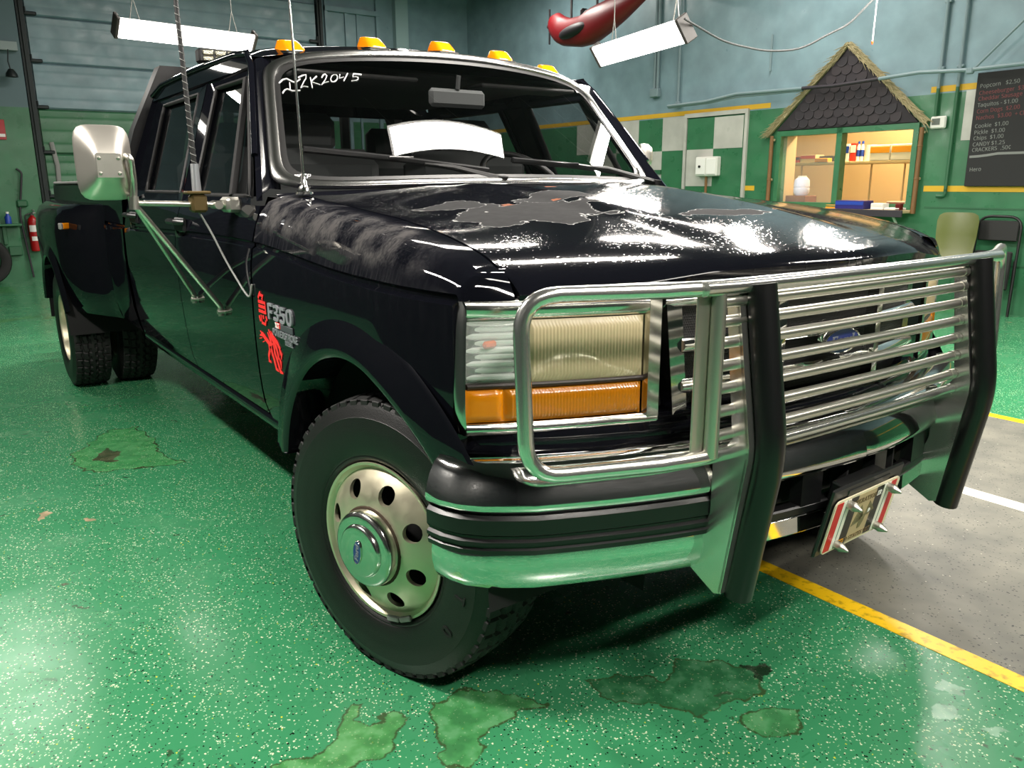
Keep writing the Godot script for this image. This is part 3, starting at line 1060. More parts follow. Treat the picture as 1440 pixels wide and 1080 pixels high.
func fender(s: float) -> void:
	var b := MB.new()
	var zs := []
	for k in 7:
		zs.append(lerpf(-0.685, -0.50, k / 6.0))
	for k in 57:
		var an := lerpf(PI, 0.51, k / 56.0)
		zs.append(0.4985 * cos(an))
	var rows := []
	var uvs := []
	for z: float in zs:
		var ys := curve(SEAM, z)
		var yb := curve(BODYLINE, z) + 0.012
		var tp := taper(z)
		var row := []
		var xs := [0.846, 0.90, 0.940, 0.966, 0.984, 0.9965]
		var fs := [0.0, 0.05, 0.16, 0.38, 0.64, 1.0]
		for k in 6:
			row.append(V(s * (xs[k] - tp * (xs[k] - 0.845) / 0.155), lerpf(ys, yb, fs[k]), z))
		row.append(V(s * (0.989 - tp), yb - 0.007, z))
		row.append(V(s * (0.989 - tp), yb - 0.016, z))
		var y0 := yb - 0.024
		var y1 := arch_y(z, 0.0, 0.4985, 0.555)
		for k in 11:
			var y := lerpf(y0, y1, k / 10.0)
			# rear edge follows the door seam, which leans back towards the sill
			var lean := 0.07 * clampf((1.2 - y) / 0.6, 0, 1) * clampf((-z - 0.5) / 0.185, 0, 1)
			row.append(V(s * (side_x(y) - tp), y, z - lean))
		var ur := []
		for k in row.size():
			ur.append(Vector2((z + 0.70) / 1.2, (k / 5.0 * 0.24) if k < 6 else 0.24 + 0.76 * (k - 5) / 13.0))
		if s < 0:
			row.reverse()
			ur.reverse()
		rows.append(row)
		uvs.append(ur)
	b.grid(rows, false, uvs)
	# folded front edge towards the lamp frame
	var last: Array = rows[rows.size() - 1]
	var fold := []
	for p: Vector3 in last:
		fold.append(p + V(-s * 0.06, 0, 0.012))
	var dark_uv := []
	for p in last:
		dark_uv.append(Vector2(0.98, 0.9))
	b.grid([last, fold], false, [dark_uv, dark_uv])
	# cap over the lamp frame
	var nose_rows := []
	var order := last.duplicate()
	if s < 0:
		order.reverse()
	for q in 5:
		var t := q / 4.0
		var row := []
		for k in 6:
			var p: Vector3 = order[k]
			var x := absf(p.x)
			var e := V(s * minf(x, 0.950), 1.092, front_z(minf(x, 0.950)) + 0.004)
			row.append(V(lerpf(p.x, e.x, t), lerpf(p.y, e.y, t * t) , lerpf(p.z, e.z, sqrt(t) * 0.5 + t * 0.5)))
		if s < 0:
			row.reverse()
		nose_rows.append(row)
	var nose_uv := []
	for q in 5:
		nose_uv.append(dark_uv.slice(0, 6))
	b.grid(nose_rows, false, nose_uv)
	var f := obj("front_fender", b, M.paint_top, truck, 32)
	# flared arch lip
	var l := MB.new()
	var lr := []
	for k in 61:
		var an := lerpf(-0.28, PI + 0.02, k / 60.0) if true else 0.0
		an = PI - lerpf(-0.26, PI - 0.42, k / 60.0)
		var tp := taper(0.5 * cos(an))
		var row := []
		for p in [[0.490, 0.90], [0.488, 1.010], [0.497, 1.018], [0.515, 1.019], [0.545, 1.012], [0.60, 1.0015], [0.61, 0.995]]:
			row.append(V(s * (p[1] - tp), maxf(0.52, 0.41 + p[0] * sin(an)), p[0] * cos(an)))
		lr.append(row)
	l.grid(lr)
	obj("arch_lip", l, M.paint, f, 40)
	# wheel housing
	var h := MB.new()
	var hr := []
	for k in 25:
		var an := PI * 1.05 - lerpf(0.0, PI * 1.05, k / 24.0)
		hr.append([V(s * 0.93, 0.41 + 0.52 * sin(an), 0.52 * cos(an)), V(s * 0.45, 0.41 + 0.52 * sin(an), 0.52 * cos(an)), V(s * 0.44, 0.30, 0.50 * cos(an))])
	h.grid(hr)
	obj("wheel_housing", h, M.dark, f)


func cab() -> void:
	var cb := group_under(truck, "cab")
	# roof skin
	var b := MB.new()
	var rows := []
	var nu := 28
	for d in [0.0, 0.018, 0.05, 0.11, 0.2, 0.4, 0.8, 1.2, 1.42, 1.48, 1.5]:
		var row := []
		for j in nu + 1:
			var u := -1.0 + 2.0 * j / nu
			var a := ws_point(u, 1.02)
			var g := 1.0 - pow(absf(u), 3.0)
			var z := lerpf(a.z, -2.70, d / 1.5)
			var x := lerpf(a.x, u * 0.765, smoothstep(0.0, 0.3, d)) * (1.0 - 0.02 * smoothstep(1.3, 1.5, d))
			var edge := lerpf(a.y, 1.800, smoothstep(0.0, 0.22, d))
			var top := lerpf(a.y, 1.868, smoothstep(0.0, 0.16, d) * 0.75 + 0.25 * smoothstep(0.0, 0.5, d))
			var y := lerpf(edge, top, sqrt(maxf(g, 0.0))) - 0.05 * smoothstep(1.38, 1.5, d)
			row.append(V(x, y, z))
		rows.append(row)
	b.grid(rows)
	obj("roof", b, M.paint, truck, 40)
	var rear := MB.new()
	rear.span(V(-0.96, 0.56, -2.735), V(0.96, 1.26, -2.70), 0.01)
	rear.grid([[V(-0.95, 1.26, -2.735), V(-0.82, 1.26, -2.735), V(0.82, 1.26, -2.735), V(0.95, 1.26, -2.735)], [V(-0.945, 1.36, -2.73), V(-0.70, 1.36, -2.73), V(0.70, 1.36, -2.73), V(0.945, 1.36, -2.73)]])
	for s in [-1.0, 1.0]:
		rear.grid([[V(s * 0.945, 1.36, -2.73), V(s * 0.70, 1.36, -2.73)], [V(s * 0.80, 1.74, -2.72), V(s * 0.62, 1.70, -2.72)]])
	rear.grid([[V(-0.80, 1.74, -2.72), V(-0.62, 1.70, -2.72), V(0.62, 1.70, -2.72), V(0.80, 1.74, -2.72)], [V(-0.765, 1.80, -2.71), V(-0.62, 1.835, -2.70), V(0.62, 1.835, -2.70), V(0.765, 1.80, -2.71)]])
	obj("rear_panel", rear, M.paint, cb)
	var rg := MB.new()
	rg.quad(V(-0.70, 1.36, -2.728), V(0.70, 1.36, -2.728), V(0.62, 1.70, -2.718), V(-0.62, 1.70, -2.718))
	obj("rear_window", rg, M.tint_glass, cb)
	for s: float in [-1.0, 1.0]:
		# windscreen pillar
		var p := MB.new()
		var pr := []
		for k in 9:
			var t := k / 8.0
			var a := ws_point(s, t)
			var o := V(s * lerpf(0.948, 0.792, t), lerpf(1.275, 1.745, t), lerpf(-0.775, -1.185, t))
			pr.append([a + V(-s * 0.03, 0, -0.02), a + V(s * 0.012, 0.004, -0.004), a.lerp(o, 0.55) + V(s * 0.012, 0.006, 0.018), o, o + V(-s * 0.03, 0, -0.03)])
		p.grid(pr)
		obj("windscreen_pillar", p, M.paint, cb, 50)
		# drip rail along the roof's edge
		var d := MB.new()
		d.tube([V(s * 0.90, 1.42, -0.90), V(s * 0.80, 1.735, -1.165), V(s * 0.79, 1.785, -1.23), V(s * 0.785, 1.80, -1.4), V(s * 0.785, 1.806, -2.0), V(s * 0.785, 1.80, -2.55), V(s * 0.80, 1.76, -2.70)], 0.012, 8)
		obj("drip_rail", d, M.paint, cb, 50)
		# header above the door frames
		var hd := MB.new()
		hd.grid([[V(s * 0.785, 1.80, -1.22), V(s * 0.78, 1.80, -2.70)], [V(s * 0.80, 1.735, -1.18), V(s * 0.80, 1.735, -2.70)], [V(s * 0.76, 1.70, -1.20), V(s * 0.76, 1.70, -2.70)]])
		obj("door_header", hd, M.paint, cb)
		# centre pillars, rear quarter and sill between the doors
		for zz in [[-1.72, -1.60], [-2.735, -2.60]]:
			var q := MB.new()
			var g := []
			for y in [0.555, 0.60, 0.70, 0.85, 0.98, 1.10, 1.20, 1.28, 1.45, 1.60, 1.75]:
				var lean := 0.10 * clampf((y - 1.28) / 0.45, 0, 1) if zz[0] > -2.0 else 0.0
				var x := side_x(y) - (0.035 if zz[0] > -2.0 else 0.004)
				g.append([V(s * x, y, zz[0] - lean), V(s * x, y, zz[1] - lean)])
			q.grid(g)
			obj("side_pillar", q, M.paint, cb)
		var sl := MB.new()
		sl.tube([V(s * 0.925, 0.545, -2.73), V(s * 0.925, 0.545, -0.52)], 0.035, 8)
		obj("rocker_panel", sl, M.paint, cb, 50)
	# five amber lamps on the roof's front edge
	for x in [-0.61, -0.303, 0.0, 0.303, 0.61]:
		var l := group_under(truck, "roof_light")
		l.position = V(x, 1.838 - 0.036 * pow(absf(x) / 0.61, 2.2), -1.195 - 0.085 * pow(x / 0.61, 2.0))
		l.rotation = Vector3(0.12, -x * 0.25, -x * 0.10)
		var base := MB.new()
		base.box(V(0, 0.006, 0), V(0.098, 0.014, 0.135), 0.006)
		obj("lamp_base", base, M.chrome_worn, l)
		var lens := MB.new()
		var lr := []
		for p in [[0.010, 0.044, 0.060, 0.0], [0.020, 0.043, 0.057, 0.0], [0.046, 0.033, 0.034, -0.014], [0.050, 0.027, 0.026, -0.018]]:
			var row := []
			for k in 20:
				var an := TAU * k / 20.0
				var cx := signf(cos(an)) * pow(absf(cos(an)), 0.45)
				var cz := signf(sin(an)) * pow(absf(sin(an)), 0.6)
				row.append(V(cx * p[1], p[0], cz * p[2] + p[3]))
			lr.append(row)
		lens.grid(lr, true)
		lens.cap(lr[3], V.call(0, 0, 0) if false else Vector3.ZERO)
		obj("amber_lens", lens, M.amber, l, 45)
	# black rack behind the cab with its row-of-lamps bar
	var rk := MB.new()
	for s: float in [-1.0, 1.0]:
		var poly := PackedVector2Array()
		for q in [[0.955, 1.34], [0.865, 1.61], [0.705, 1.935], [0.55, 1.935], [0.60, 1.87], [0.70, 1.60], [0.80, 1.34]]:
			poly.append(Vector2(s * q[0], q[1]))
		rk.prism(poly, -3.02, -2.90)
	rk.box(V(0, 1.905, -2.965), V(1.36, 0.07, 0.09), 0.015)
	rk.box(V(0, 1.36, -2.95), V(1.86, 0.06, 0.08), 0.012)
	for x in [-0.35, 0.35]:
		rk.box(V(x, 1.63, -2.96), V(0.05, 0.52, 0.05), 0.008)
	obj("rear_rack", rk, M.cushion, truck)
	var lb := MB.new()
	lb.box(V(0, 1.962, -2.64), V(1.16, 0.07, 0.075), 0.01)
	lb.box(V(-0.4, 1.90, -2.68), V(0.03, 0.1, 0.03))
	lb.box(V(0.4, 1.90, -2.68), V(0.03, 0.1, 0.03))
	var bar := obj("light_bar", lb, M.trim_black, truck)
	for r in 2:
		for k in 18:
			var e := MB.new()
			e.box(V(-0.535 + 0.063 * k, 1.947 + 0.03 * r, -2.60), V(0.055, 0.026, 0.012), 0.005)
			obj("lamp_cell", e, M.reflector, bar)


# ring of quads between an outline and a hole with as many points, on the cab's side surface
func side_ring(b: MB, s: float, outer: Array, inner: Array, lift_in := 0.0) -> void:
	var n := outer.size()
	for k in n:
		var m := (k + 1) % n
		var f := func(p: Vector2, o: float) -> Vector3: return V(s * (side_x(p.y) - o), p.y, p.x)
		b.quad(f.call(outer[k], 0.0), f.call(outer[m], 0.0), f.call(inner[m], lift_in), f.call(inner[k], lift_in))
		b.quad(f.call(inner[k], lift_in), f.call(inner[m], lift_in), f.call(inner[m], 0.045), f.call(inner[k], 0.045))


func resample(pts: Array, counts: Array) -> Array:
	var out := []
	for k in pts.size():
		var a: Vector2 = pts[k]
		var c: Vector2 = pts[(k + 1) % pts.size()]
		for j in counts[k]:
			out.append(a.lerp(c, float(j) / counts[k]))
	return out


func doors(s: float) -> void:
	# [front edge, rear edge, window outline rear-bottom, front-bottom, front-top, rear-top] in (z, y)
	for k in 2:
		var front := k == 0
		var d := group_under(truck, "front_door" if front else "rear_door")
		var za := -0.70 if front else -1.672
		var zb := -1.662 if front else -2.60
		var b := MB.new()
		var rows := []
		var nz := 14
		for i in nz + 1:
			var row := []
			var f := float(i) / nz
			var zt := lerpf(za, zb, f)
			var yb := curve(BODYLINE, zt) + 0.012
			var ylist := [1.262, 1.25, 1.235, 1.21, 1.18, yb, yb - 0.007, yb - 0.016]
			for j in 13:
				ylist.append(lerpf(yb - 0.024, 0.575, j / 12.0))
			for j in ylist.size():
				var y: float = ylist[j]
				var x := side_x(y)
				if j == 6 or j == 7:
					x -= 0.009
				var lean := 0.07 * clampf((1.2 - y) / 0.6, 0, 1) * (1.0 - f) if front else 0.0
				row.append(V(s * x, y, zt - lean + 0.008 * (1.0 if false else 0.0)))
			if s < 0:
				row.reverse()
			rows.append(row)
		b.grid(rows)
		for e in [0, nz]:   # edges turned in
			var fold := []
			for p: Vector3 in rows[e]:
				fold.append(p + V(-s * 0.04, 0, 0))
			b.grid([rows[e], fold])
		# window frame
		var outer: Array
		var inner: Array
		if front:
			outer = resample([Vector2(-1.662, 1.262), Vector2(-0.79, 1.262), Vector2(-1.175, 1.742), Vector2(-1.745, 1.742)], [12, 10, 8, 10])
			inner = resample([Vector2(-1.555, 1.288), Vector2(-0.86, 1.288), Vector2(-1.235, 1.702), Vector2(-1.645, 1.702)], [12, 10, 8, 10])
		else:
			outer = resample([Vector2(-2.60, 1.262), Vector2(-1.672, 1.262), Vector2(-1.755, 1.742), Vector2(-2.64, 1.742)], [12, 10, 8, 10])
			inner = resample([Vector2(-2.43, 1.295), Vector2(-1.775, 1.295), Vector2(-1.90, 1.702), Vector2(-2.53, 1.702)], [12, 10, 8, 10])
		side_ring(b, s, outer, inner, 0.012)
		var shell := obj("door_shell", b, M.paint, d, 34)
		shell.name = "door_shell"
		# rubber run round the glass
		var rub := MB.new()
		var path := []
		for p: Vector2 in inner:
			path.append(V(s * (side_x(p.y) - 0.016), p.y, p.x))
		rub.tube(path, 0.009, 6, true)
		obj("window_seal", rub, M.seal, d, 60)
		var g := MB.new()
		var mid := V(s * (side_x(1.5) - 0.03), 1.5, (inner[0].x + inner[12].x + inner[22].x + inner[30].x) / 4.0)
		var gl := []
		for p: Vector2 in inner:
			gl.append(V(s * (side_x(p.y) - 0.03), p.y, p.x))
		for i in gl.size():
			g.tri(mid, gl[i], gl[(i + 1) % gl.size()])
		obj("window", g, M.tint_glass, d, 80)
		if front:
			var v := MB.new()
			v.tube([V(s * (side_x(1.288) - 0.012), 1.288, -1.045), V(s * (side_x(1.70) - 0.012), 1.70, -1.245)], 0.014, 6)
			obj("vent_divider", v, M.seal, d, 60)
		# pull handle in its dish
		var hz := -1.575 if front else -2.46
		var h := MB.new()
		h.box(V(s * 0.997, 1.172, hz), V(0.018, 0.055, 0.15), 0.006)
		h.tube([V(s * 1.0, 1.185, hz - 0.07), V(s * 1.03, 1.185, hz - 0.055), V(s * 1.03, 1.185, hz + 0.055), V(s * 1.0, 1.185, hz + 0.07)], 0.012, 8)
		obj("door_handle", h, M.black_plastic, d)
		var lock := MB.new()
		lock.tube([V(s * 0.98, 1.135, hz - 0.05), V(s * 1.006, 1.135, hz - 0.05)], 0.014, 12)
		obj("door_lock", lock, M.chrome_worn, d)


func bulge(z: float) -> float:
	return curve([[-5.40, 0.0], [-5.34, 0.25], [-5.22, 0.62], [-5.0, 0.93], [-4.8, 1.0], [-4.05, 1.0], [-3.85, 0.94], [-3.65, 0.72], [-3.48, 0.38], [-3.36, 0.10], [-3.30, 0.0]], z)


func bed(s: float) -> void:
	var called := "_001" if s > 0 else ""
	var b := MB.new()
	var rows := []
	for z in [-2.775, -2.80, -3.2, -3.6, -4.0, -4.4, -4.8, -5.2, -5.43, -5.45]:
		var yb := curve(BODYLINE, z)
		var row := []
		for p in [[0.90, 1.335], [0.975, 1.338], [0.985, 1.325], [0.99, 1.20], [0.995, yb + 0.012], [0.987, yb + 0.004], [0.987, yb - 0.004], [1.0, yb - 0.012], [1.004, 0.98], [1.0, 0.85], [0.99, 0.70], [0.97, 0.60], [0.955, 0.56]]:
			row.append(V(s * p[0], p[1], z))
		rows.append(row)
	b.grid(rows)
	b.span(V(s * 0.90, 0.56, -5.44), V(s * 0.955, 1.335, -2.78))
	var side := obj("bed_side", b, M.paint, truck, 32)
	var rail := MB.new()
	rail.box(V(s * 0.94, 1.342, -4.1), V(0.10, 0.02, 2.6), 0.006)
	obj("rail_cap", rail, M.grey_plastic, side)
	# wide flare over the twin wheels
	var f := MB.new()
	var zs := []
	for k in 13:
		zs.append(lerpf(-5.40, -4.77, k / 12.0))
	for k in 41:
		zs.append(-4.28 - 0.47 * cos(PI * k / 40.0))
	for k in 19:
		zs.append(lerpf(-3.80, -3.30, k / 18.0))
	var fr := []
	for z: float in zs:
		var g := bulge(z)
		var y1 := arch_y(z, -4.28, 0.475, 0.565)
		var row := []
		for p in [[0.985, 1.222], [0.985 + 0.12 * g, 1.215], [0.99 + 0.165 * g, 1.185], [0.995 + 0.188 * g, 1.13], [1.0 + 0.195 * g, 1.05], [1.004 + 0.192 * g, 0.97]]:
			row.append(V(s * p[0], p[1], z))
		for k in 8:
			var y := lerpf(0.95, minf(y1, 0.949), (k + 1) / 8.0)
			row.append(V(s * (side_x(y) + 0.19 * g), y, z))
		var last: Vector3 = row[row.size() - 1]
		row.append(last + V(-s * 0.10 * maxf(g, 0.1), 0.0, 0.0))
		fr.append(row)
	f.grid(fr)
	var fl := obj("rear_flare", f, M.paint, side, 34)
	fl.name = "rear_flare"
	var lp := MB.new()
	var lr := []
	for k in 41:
		var an := lerpf(0.30, PI - 0.30, k / 40.0)
		var g := bulge(-4.28 + 0.47 * cos(an))
		var row := []
		for p in [[0.466, 0.90], [0.462, 1.012], [0.472, 1.022], [0.49, 1.022], [0.52, 1.010], [0.545, 1.0]]:
			row.append(V(s * (p[1] + 0.192 * g), 0.41 + p[0] * sin(an), -4.28 + p[0] * cos(an)))
		lr.append(row)
	lp.grid(lr)
	obj("flare_lip", lp, M.paint, side, 40)
	for zz in [[-3.66, 0.62]]:
		var m := MB.new()
		var xf := Transform3D(Basis(Vector3.UP, s * zz[1] * 1.25), V(s * (1.0 + 0.194 * bulge(zz[0])), 1.092, zz[0]))
		m.box(V(0, 0, 0), V(0.022, 0.036, 0.10), 0.006, xf)
		obj("side_marker", m, M.amber, side)
		var mc := MB.new()
		mc.box(V(0, 0, -s * 0.060), V(0.022, 0.038, 0.022), 0.005, xf)
		obj("marker_end", mc, M.grey_plastic, side)
	# inner wheel tub
	var h := MB.new()
	var hr := []
	for k in 21:
		var an := PI * k / 20.0
		hr.append([V(s * 1.19, 0.41 + 0.47 * sin(an), -4.28 + 0.47 * cos(an)), V(s * 0.60, 0.41 + 0.47 * sin(an), -4.28 + 0.47 * cos(an)), V(s * 0.59, 0.3, -4.28 + 0.45 * cos(an))])
	h.grid(hr)
	obj("wheel_tub", h, M.dark, side)
	if s > 0:
		return
	var fb := MB.new()
	fb.span(V(-0.92, 0.62, -5.44), V(0.92, 0.66, -2.78))
	fb.span(V(-0.95, 0.60, -2.80), V(0.95, 1.32, -2.77), 0.008)
	obj("bed_floor", fb, M.trim_black, truck)
	var tg := MB.new()
	tg.box(V(0, 0.97, -5.45), V(1.80, 0.68, 0.06), 0.015)
	obj("tailgate", tg, M.paint, truck)
	var rb := MB.new()
	rb.box(V(0, 0.55, -5.60), V(1.9, 0.18, 0.16), 0.03)
	obj("rear_bumper", rb, M.trim_black, truck)


func windscreen() -> void:
	var g := MB.new()
	var rows := []
	for i in 13:
		var row := []
		for j in 29:
			row.append(ws_point(-0.985 + 1.97 * j / 28.0, 0.01 + 0.98 * i / 12.0))
		rows.append(row)
	g.grid(rows)
	var w := obj("windshield", g, M.glass, truck, 60)
	# black band printed round the glass, then the bright frame
	var pts := []
	for k in 160:
		var an := TAU * (k + 0.5) / 160.0
		var c := Vector2(cos(an), sin(an))
		var m := pow(pow(absf(c.x), 9.0) + pow(absf(c.y), 9.0), -1.0 / 9.0)
		pts.append(c * m)
	var ring := func(shrink_u: float, shrink_t: float, out: float) -> Array:
		var r := []
		for p: Vector2 in pts:
			r.append(ws_point(p.x * (1.0 - shrink_u), 0.5 + 0.5 * p.y * (1.0 - shrink_t), out))
		return r
	var tr := MB.new()
	var rr := [ring.call(-0.022, -0.045, 0.0), ring.call(-0.012, -0.028, 0.014), ring.call(0.008, 0.01, 0.017), ring.call(0.028, 0.05, 0.012), ring.call(0.034, 0.062, 0.001)]
	tr.grid(rr, true)
	obj("windshield_trim", tr, M.trim_chrome, w, 50)
	var bk := MB.new()
	bk.grid([ring.call(0.03, 0.055, 0.003), ring.call(0.056, 0.12, 0.0025)], true)
	obj("windshield_seal", bk, M.trim_black, w)
	# white marker writing on the glass: strokes as (x, height share) pairs measured on the pane
	var strokes := WRITING
	for part in 2:
		var wm := MB.new()
		for st: Array in strokes:
			var path := []
			for p in st:
				path.append(ws_point(p[0], p[1], 0.003))
			if (st[0][1] < 0.4) == (part == 1):
				wm.tube(path, 0.0027, 5, false, true, 0.6)
		obj("marker_number" if part == 0 else "marker_initials", wm, M.white_marker, w, 60)
	# wipers
	for spec in [[V(-0.046, 1.338, -0.700), V(-0.229, 1.383, -0.745), V(-0.733, 1.442, -0.893), V(-0.09, 1.372, -0.722)], [V(0.90, 1.325, -0.845), V(0.558, 1.384, -0.790), V(0.045, 1.412, -0.757), V(0.62, 1.372, -0.80)]]:
		var arm := MB.new()
		arm.tube([spec[0], spec[1], spec[1].lerp(spec[2], 0.2)], [0.016, 0.010, 0.007], 8)
		arm.tube([spec[0] + V(0, -0.025, 0.005), spec[0] + V(0, 0.014, 0.012)], 0.02, 12)
		var o := obj("wiper", arm, M.trim_black, truck)
		var bl := MB.new()
		bl.tube([spec[3], spec[3].lerp(spec[2], 0.5) + V(0, 0.004, 0.006), spec[2]], 0.0115, 6)
		for k in 1:
			var c: Vector3 = spec[3].lerp(spec[2], 0.5)
			bl.box(c + V(0, 0.008, 0.010), V(0.10, 0.012, 0.014), 0.003)
		obj("wiper_blade", bl, M.black_plastic, o)


func cabin() -> void:
	var d := MB.new()
	var rows := []
	for j in 17:
		var u := -1.0 + j / 8.0
		var k := 1.0 - u * u
		var a := ws_point(u * 0.97, 0.0)
		rows.append([a + V(0, -0.03, -0.01), V(a.x, 1.285, -0.98 + 0.05 * k), V(a.x, 1.22, -1.06 + 0.04 * k), V(a.x, 0.95, -1.0)])
	d.grid(rows)
	obj("dashboard", d, M.dash, truck)
	var fl := MB.new()
	fl.span(V(-0.9, 0.58, -2.68), V(0.9, 0.62, -0.7))
	obj("cab_floor", fl, M.dash, truck)
	var hl := MB.new()
	hl.box(V(0, 1.765, -1.95), V(1.46, 0.02, 1.45), 0.008)
	obj("headliner", hl, M.headliner, truck)
	for z in [-1.62, -2.42]:
		for x in [-0.42, 0.42]:
			var s := MB.new()
			s.box(V(x, 0.88, z + 0.22), V(0.72, 0.20, 0.52), 0.06)
			s.box(V(x, 1.20, z - 0.06), V(0.70, 0.56, 0.16), 0.07, Transform3D(Basis(Vector3.RIGHT, 0.0), Vector3.ZERO))
			s.box(V(x, 1.545, z - 0.08), V(0.30, 0.17, 0.09), 0.035)
			obj("bench_seat", s, M.seat_grey, truck, 40)
	var sw := MB.new()
	var path := []
	var xf := Transform3D(Basis(Vector3.RIGHT, -0.9), V(0.40, 1.34, -1.18))
	for k in 32:
		var an := TAU * k / 32.0
		path.append(xf * V(0.19 * cos(an), 0.19 * sin(an), 0))
	sw.tube(path, 0.014, 8, true)
	sw.tube([path[0], xf * V(0, 0, -0.03), path[16]], 0.016, 8)
	sw.tube([xf * V(0, 0, -0.03), xf * V(0, 0, -0.3)], 0.03, 8)
	obj("steering_wheel", sw, M.trim_black, truck, 60)
	var rm := MB.new()
	rm.box(V(-0.02, 1.655, -1.045), V(0.26, 0.07, 0.03), 0.014)
	rm.tube([V(-0.02, 1.69, -1.04), V(-0.02, 1.74, -1.03)], 0.01, 6)
	obj("rear_view_mirror", rm, M.seat_grey, truck)
	var vi := MB.new()
	vi.box(V(-0.40, 1.725, -1.20), V(0.5, 0.016, 0.16), 0.006, Transform3D(Basis.IDENTITY, V(0, 0, 0)))
	vi.box(V(0.40, 1.725, -1.20), V(0.5, 0.016, 0.16), 0.006)
	obj("sun_visor", vi, M.headliner, truck)


func underside() -> void:
	var u := MB.new()
	for s in [-1.0, 1.0]:
		u.span(V(s * 0.42 - 0.04, 0.46, -5.4), V(s * 0.42 + 0.04, 0.62, 0.62))
	u.span(V(-0.45, 0.5, -0.4), V(0.45, 1.05, 0.45))
	u.span(V(-0.45, 0.48, 0.50), V(0.45, 0.58, 0.60))
	u.tube([V(-0.75, 0.39, 0), V(0.75, 0.39, 0)], 0.06, 10)
	u.tube([V(-0.75, 0.39, -4.28), V(0.75, 0.39, -4.28)], 0.07, 10)
	u.lathe([Vector2(-0.2, 0.05), Vector2(-0.12, 0.16), Vector2(0.12, 0.16), Vector2(0.2, 0.05)], Transform3D(Basis.IDENTITY, V(0, 0.39, -4.28)), 16)
	u.tube([V(0.5, 0.42, -0.6), V(0.5, 0.40, -3.9), V(0.62, 0.45, -5.2)], 0.05, 10)
	obj("chassis", u, M.dark, truck)
	for s: float in [-1.0, 1.0]:
		var t := MB.new()
		t.tube(bend([V(s * 0.40, 0.56, 0.60), V(s * 0.40, 0.50, 0.70), V(s * 0.40, 0.46, 0.68), V(s * 0.40, 0.47, 0.60)], 0.03), 0.014, 8)
		t.box(V(s * 0.40, 0.50, 0.62), V(0.05, 0.08, 0.06), 0.01)
		obj("tow_hook", t, M.trim_black, truck, 50)


const WRITING := [
	[[-0.9478, 0.7862], [-0.9309, 0.8127], [-0.9119, 0.8191], [-0.8916, 0.7968], [-0.8769, 0.7839], [-0.8530, 0.8100]],
	[[-0.9016, 0.7865], [-0.9026, 0.7244]],
	[[-0.9370, 0.7057], [-0.9265, 0.7299], [-0.9140, 0.7369], [-0.8937, 0.7207], [-0.8785, 0.7191], [-0.8600, 0.7201]],
	[[-0.8615, 0.8223], [-0.8413, 0.8375], [-0.8249, 0.8417], [-0.8274, 0.8133], [-0.8390, 0.7887], [-0.8570, 0.7395], [-0.8420, 0.7522], [-0.8238, 0.7449]],
	[[-0.8079, 0.8173], [-0.8059, 0.7349]],
	[[-0.7781, 0.8263], [-0.8076, 0.7860], [-0.7690, 0.7574]],
	[[-0.7567, 0.8133], [-0.7462, 0.8354], [-0.7374, 0.8405], [-0.7309, 0.8258], [-0.7424, 0.7952], [-0.7626, 0.7569], [-0.7481, 0.7729], [-0.7279, 0.7800]],
	[[-0.6853, 0.8042], [-0.6906, 0.7908], [-0.6981, 0.7806], [-0.7060, 0.7761], [-0.7127, 0.7782], [-0.7165, 0.7864], [-0.7168, 0.7989], [-0.7132, 0.8129], [-0.7067, 0.8251], [-0.6987, 0.8327], [-0.6911, 0.8340], [-0.6856, 0.8287], [-0.6835, 0.8179], [-0.6853, 0.8042]],
	[[-0.6700, 0.8331], [-0.6769, 0.8026], [-0.6545, 0.8130]],
	[[-0.6322, 0.8406], [-0.6588, 0.7813]],
	[[-0.5674, 0.8271], [-0.5871, 0.8333], [-0.6056, 0.8356], [-0.6120, 0.8112], [-0.5970, 0.8136], [-0.5876, 0.8076], [-0.5891, 0.7934], [-0.5980, 0.7840], [-0.6223, 0.7797]],
	[[-0.9363, 0.0533], [-0.9213, 0.0936]],
	[[-0.9271, 0.0826], [-0.9110, 0.0912], [-0.9063, 0.0832], [-0.9279, 0.0676], [-0.9113, 0.0435]],
	[[-0.9059, 0.0907], [-0.8796, 0.0934]],
	[[-0.8929, 0.0895], [-0.8993, 0.0499]],
	[[-0.8834, 0.0560], [-0.8744, 0.0929], [-0.8654, 0.0896], [-0.8674, 0.0797], [-0.8783, 0.0731]],
]


func nose() -> void:
	# dark backing so that nothing shows through the nose
	var bk := MB.new()
	fbox(bk, -0.90, 0.90, 0.56, 1.085, -0.16, -0.075)
	obj("nose_backing", bk, M.dark, truck)
	# black valance below the lamps
	var va := MB.new()
	var vr := []
	for j in 41:
		var x := -0.972 + 1.944 * j / 40.0
		var e := pow(absf(x) / 0.972, 12.0) * 0.06
		var z := front_z(x) - e
		vr.append([V(x, 0.835, z - 0.05), V(x, 0.826, z + 0.004), V(x, 0.80, z + 0.016), V(x, 0.765, z + 0.018), V(x, 0.72, z + 0.01), V(x, 0.64, z - 0.02)])
	va.grid(vr)
	obj("front_valance", va, M.paint, truck, 50)
	for s: float in [-1.0, 1.0]:
		headlight(s)
	grille()


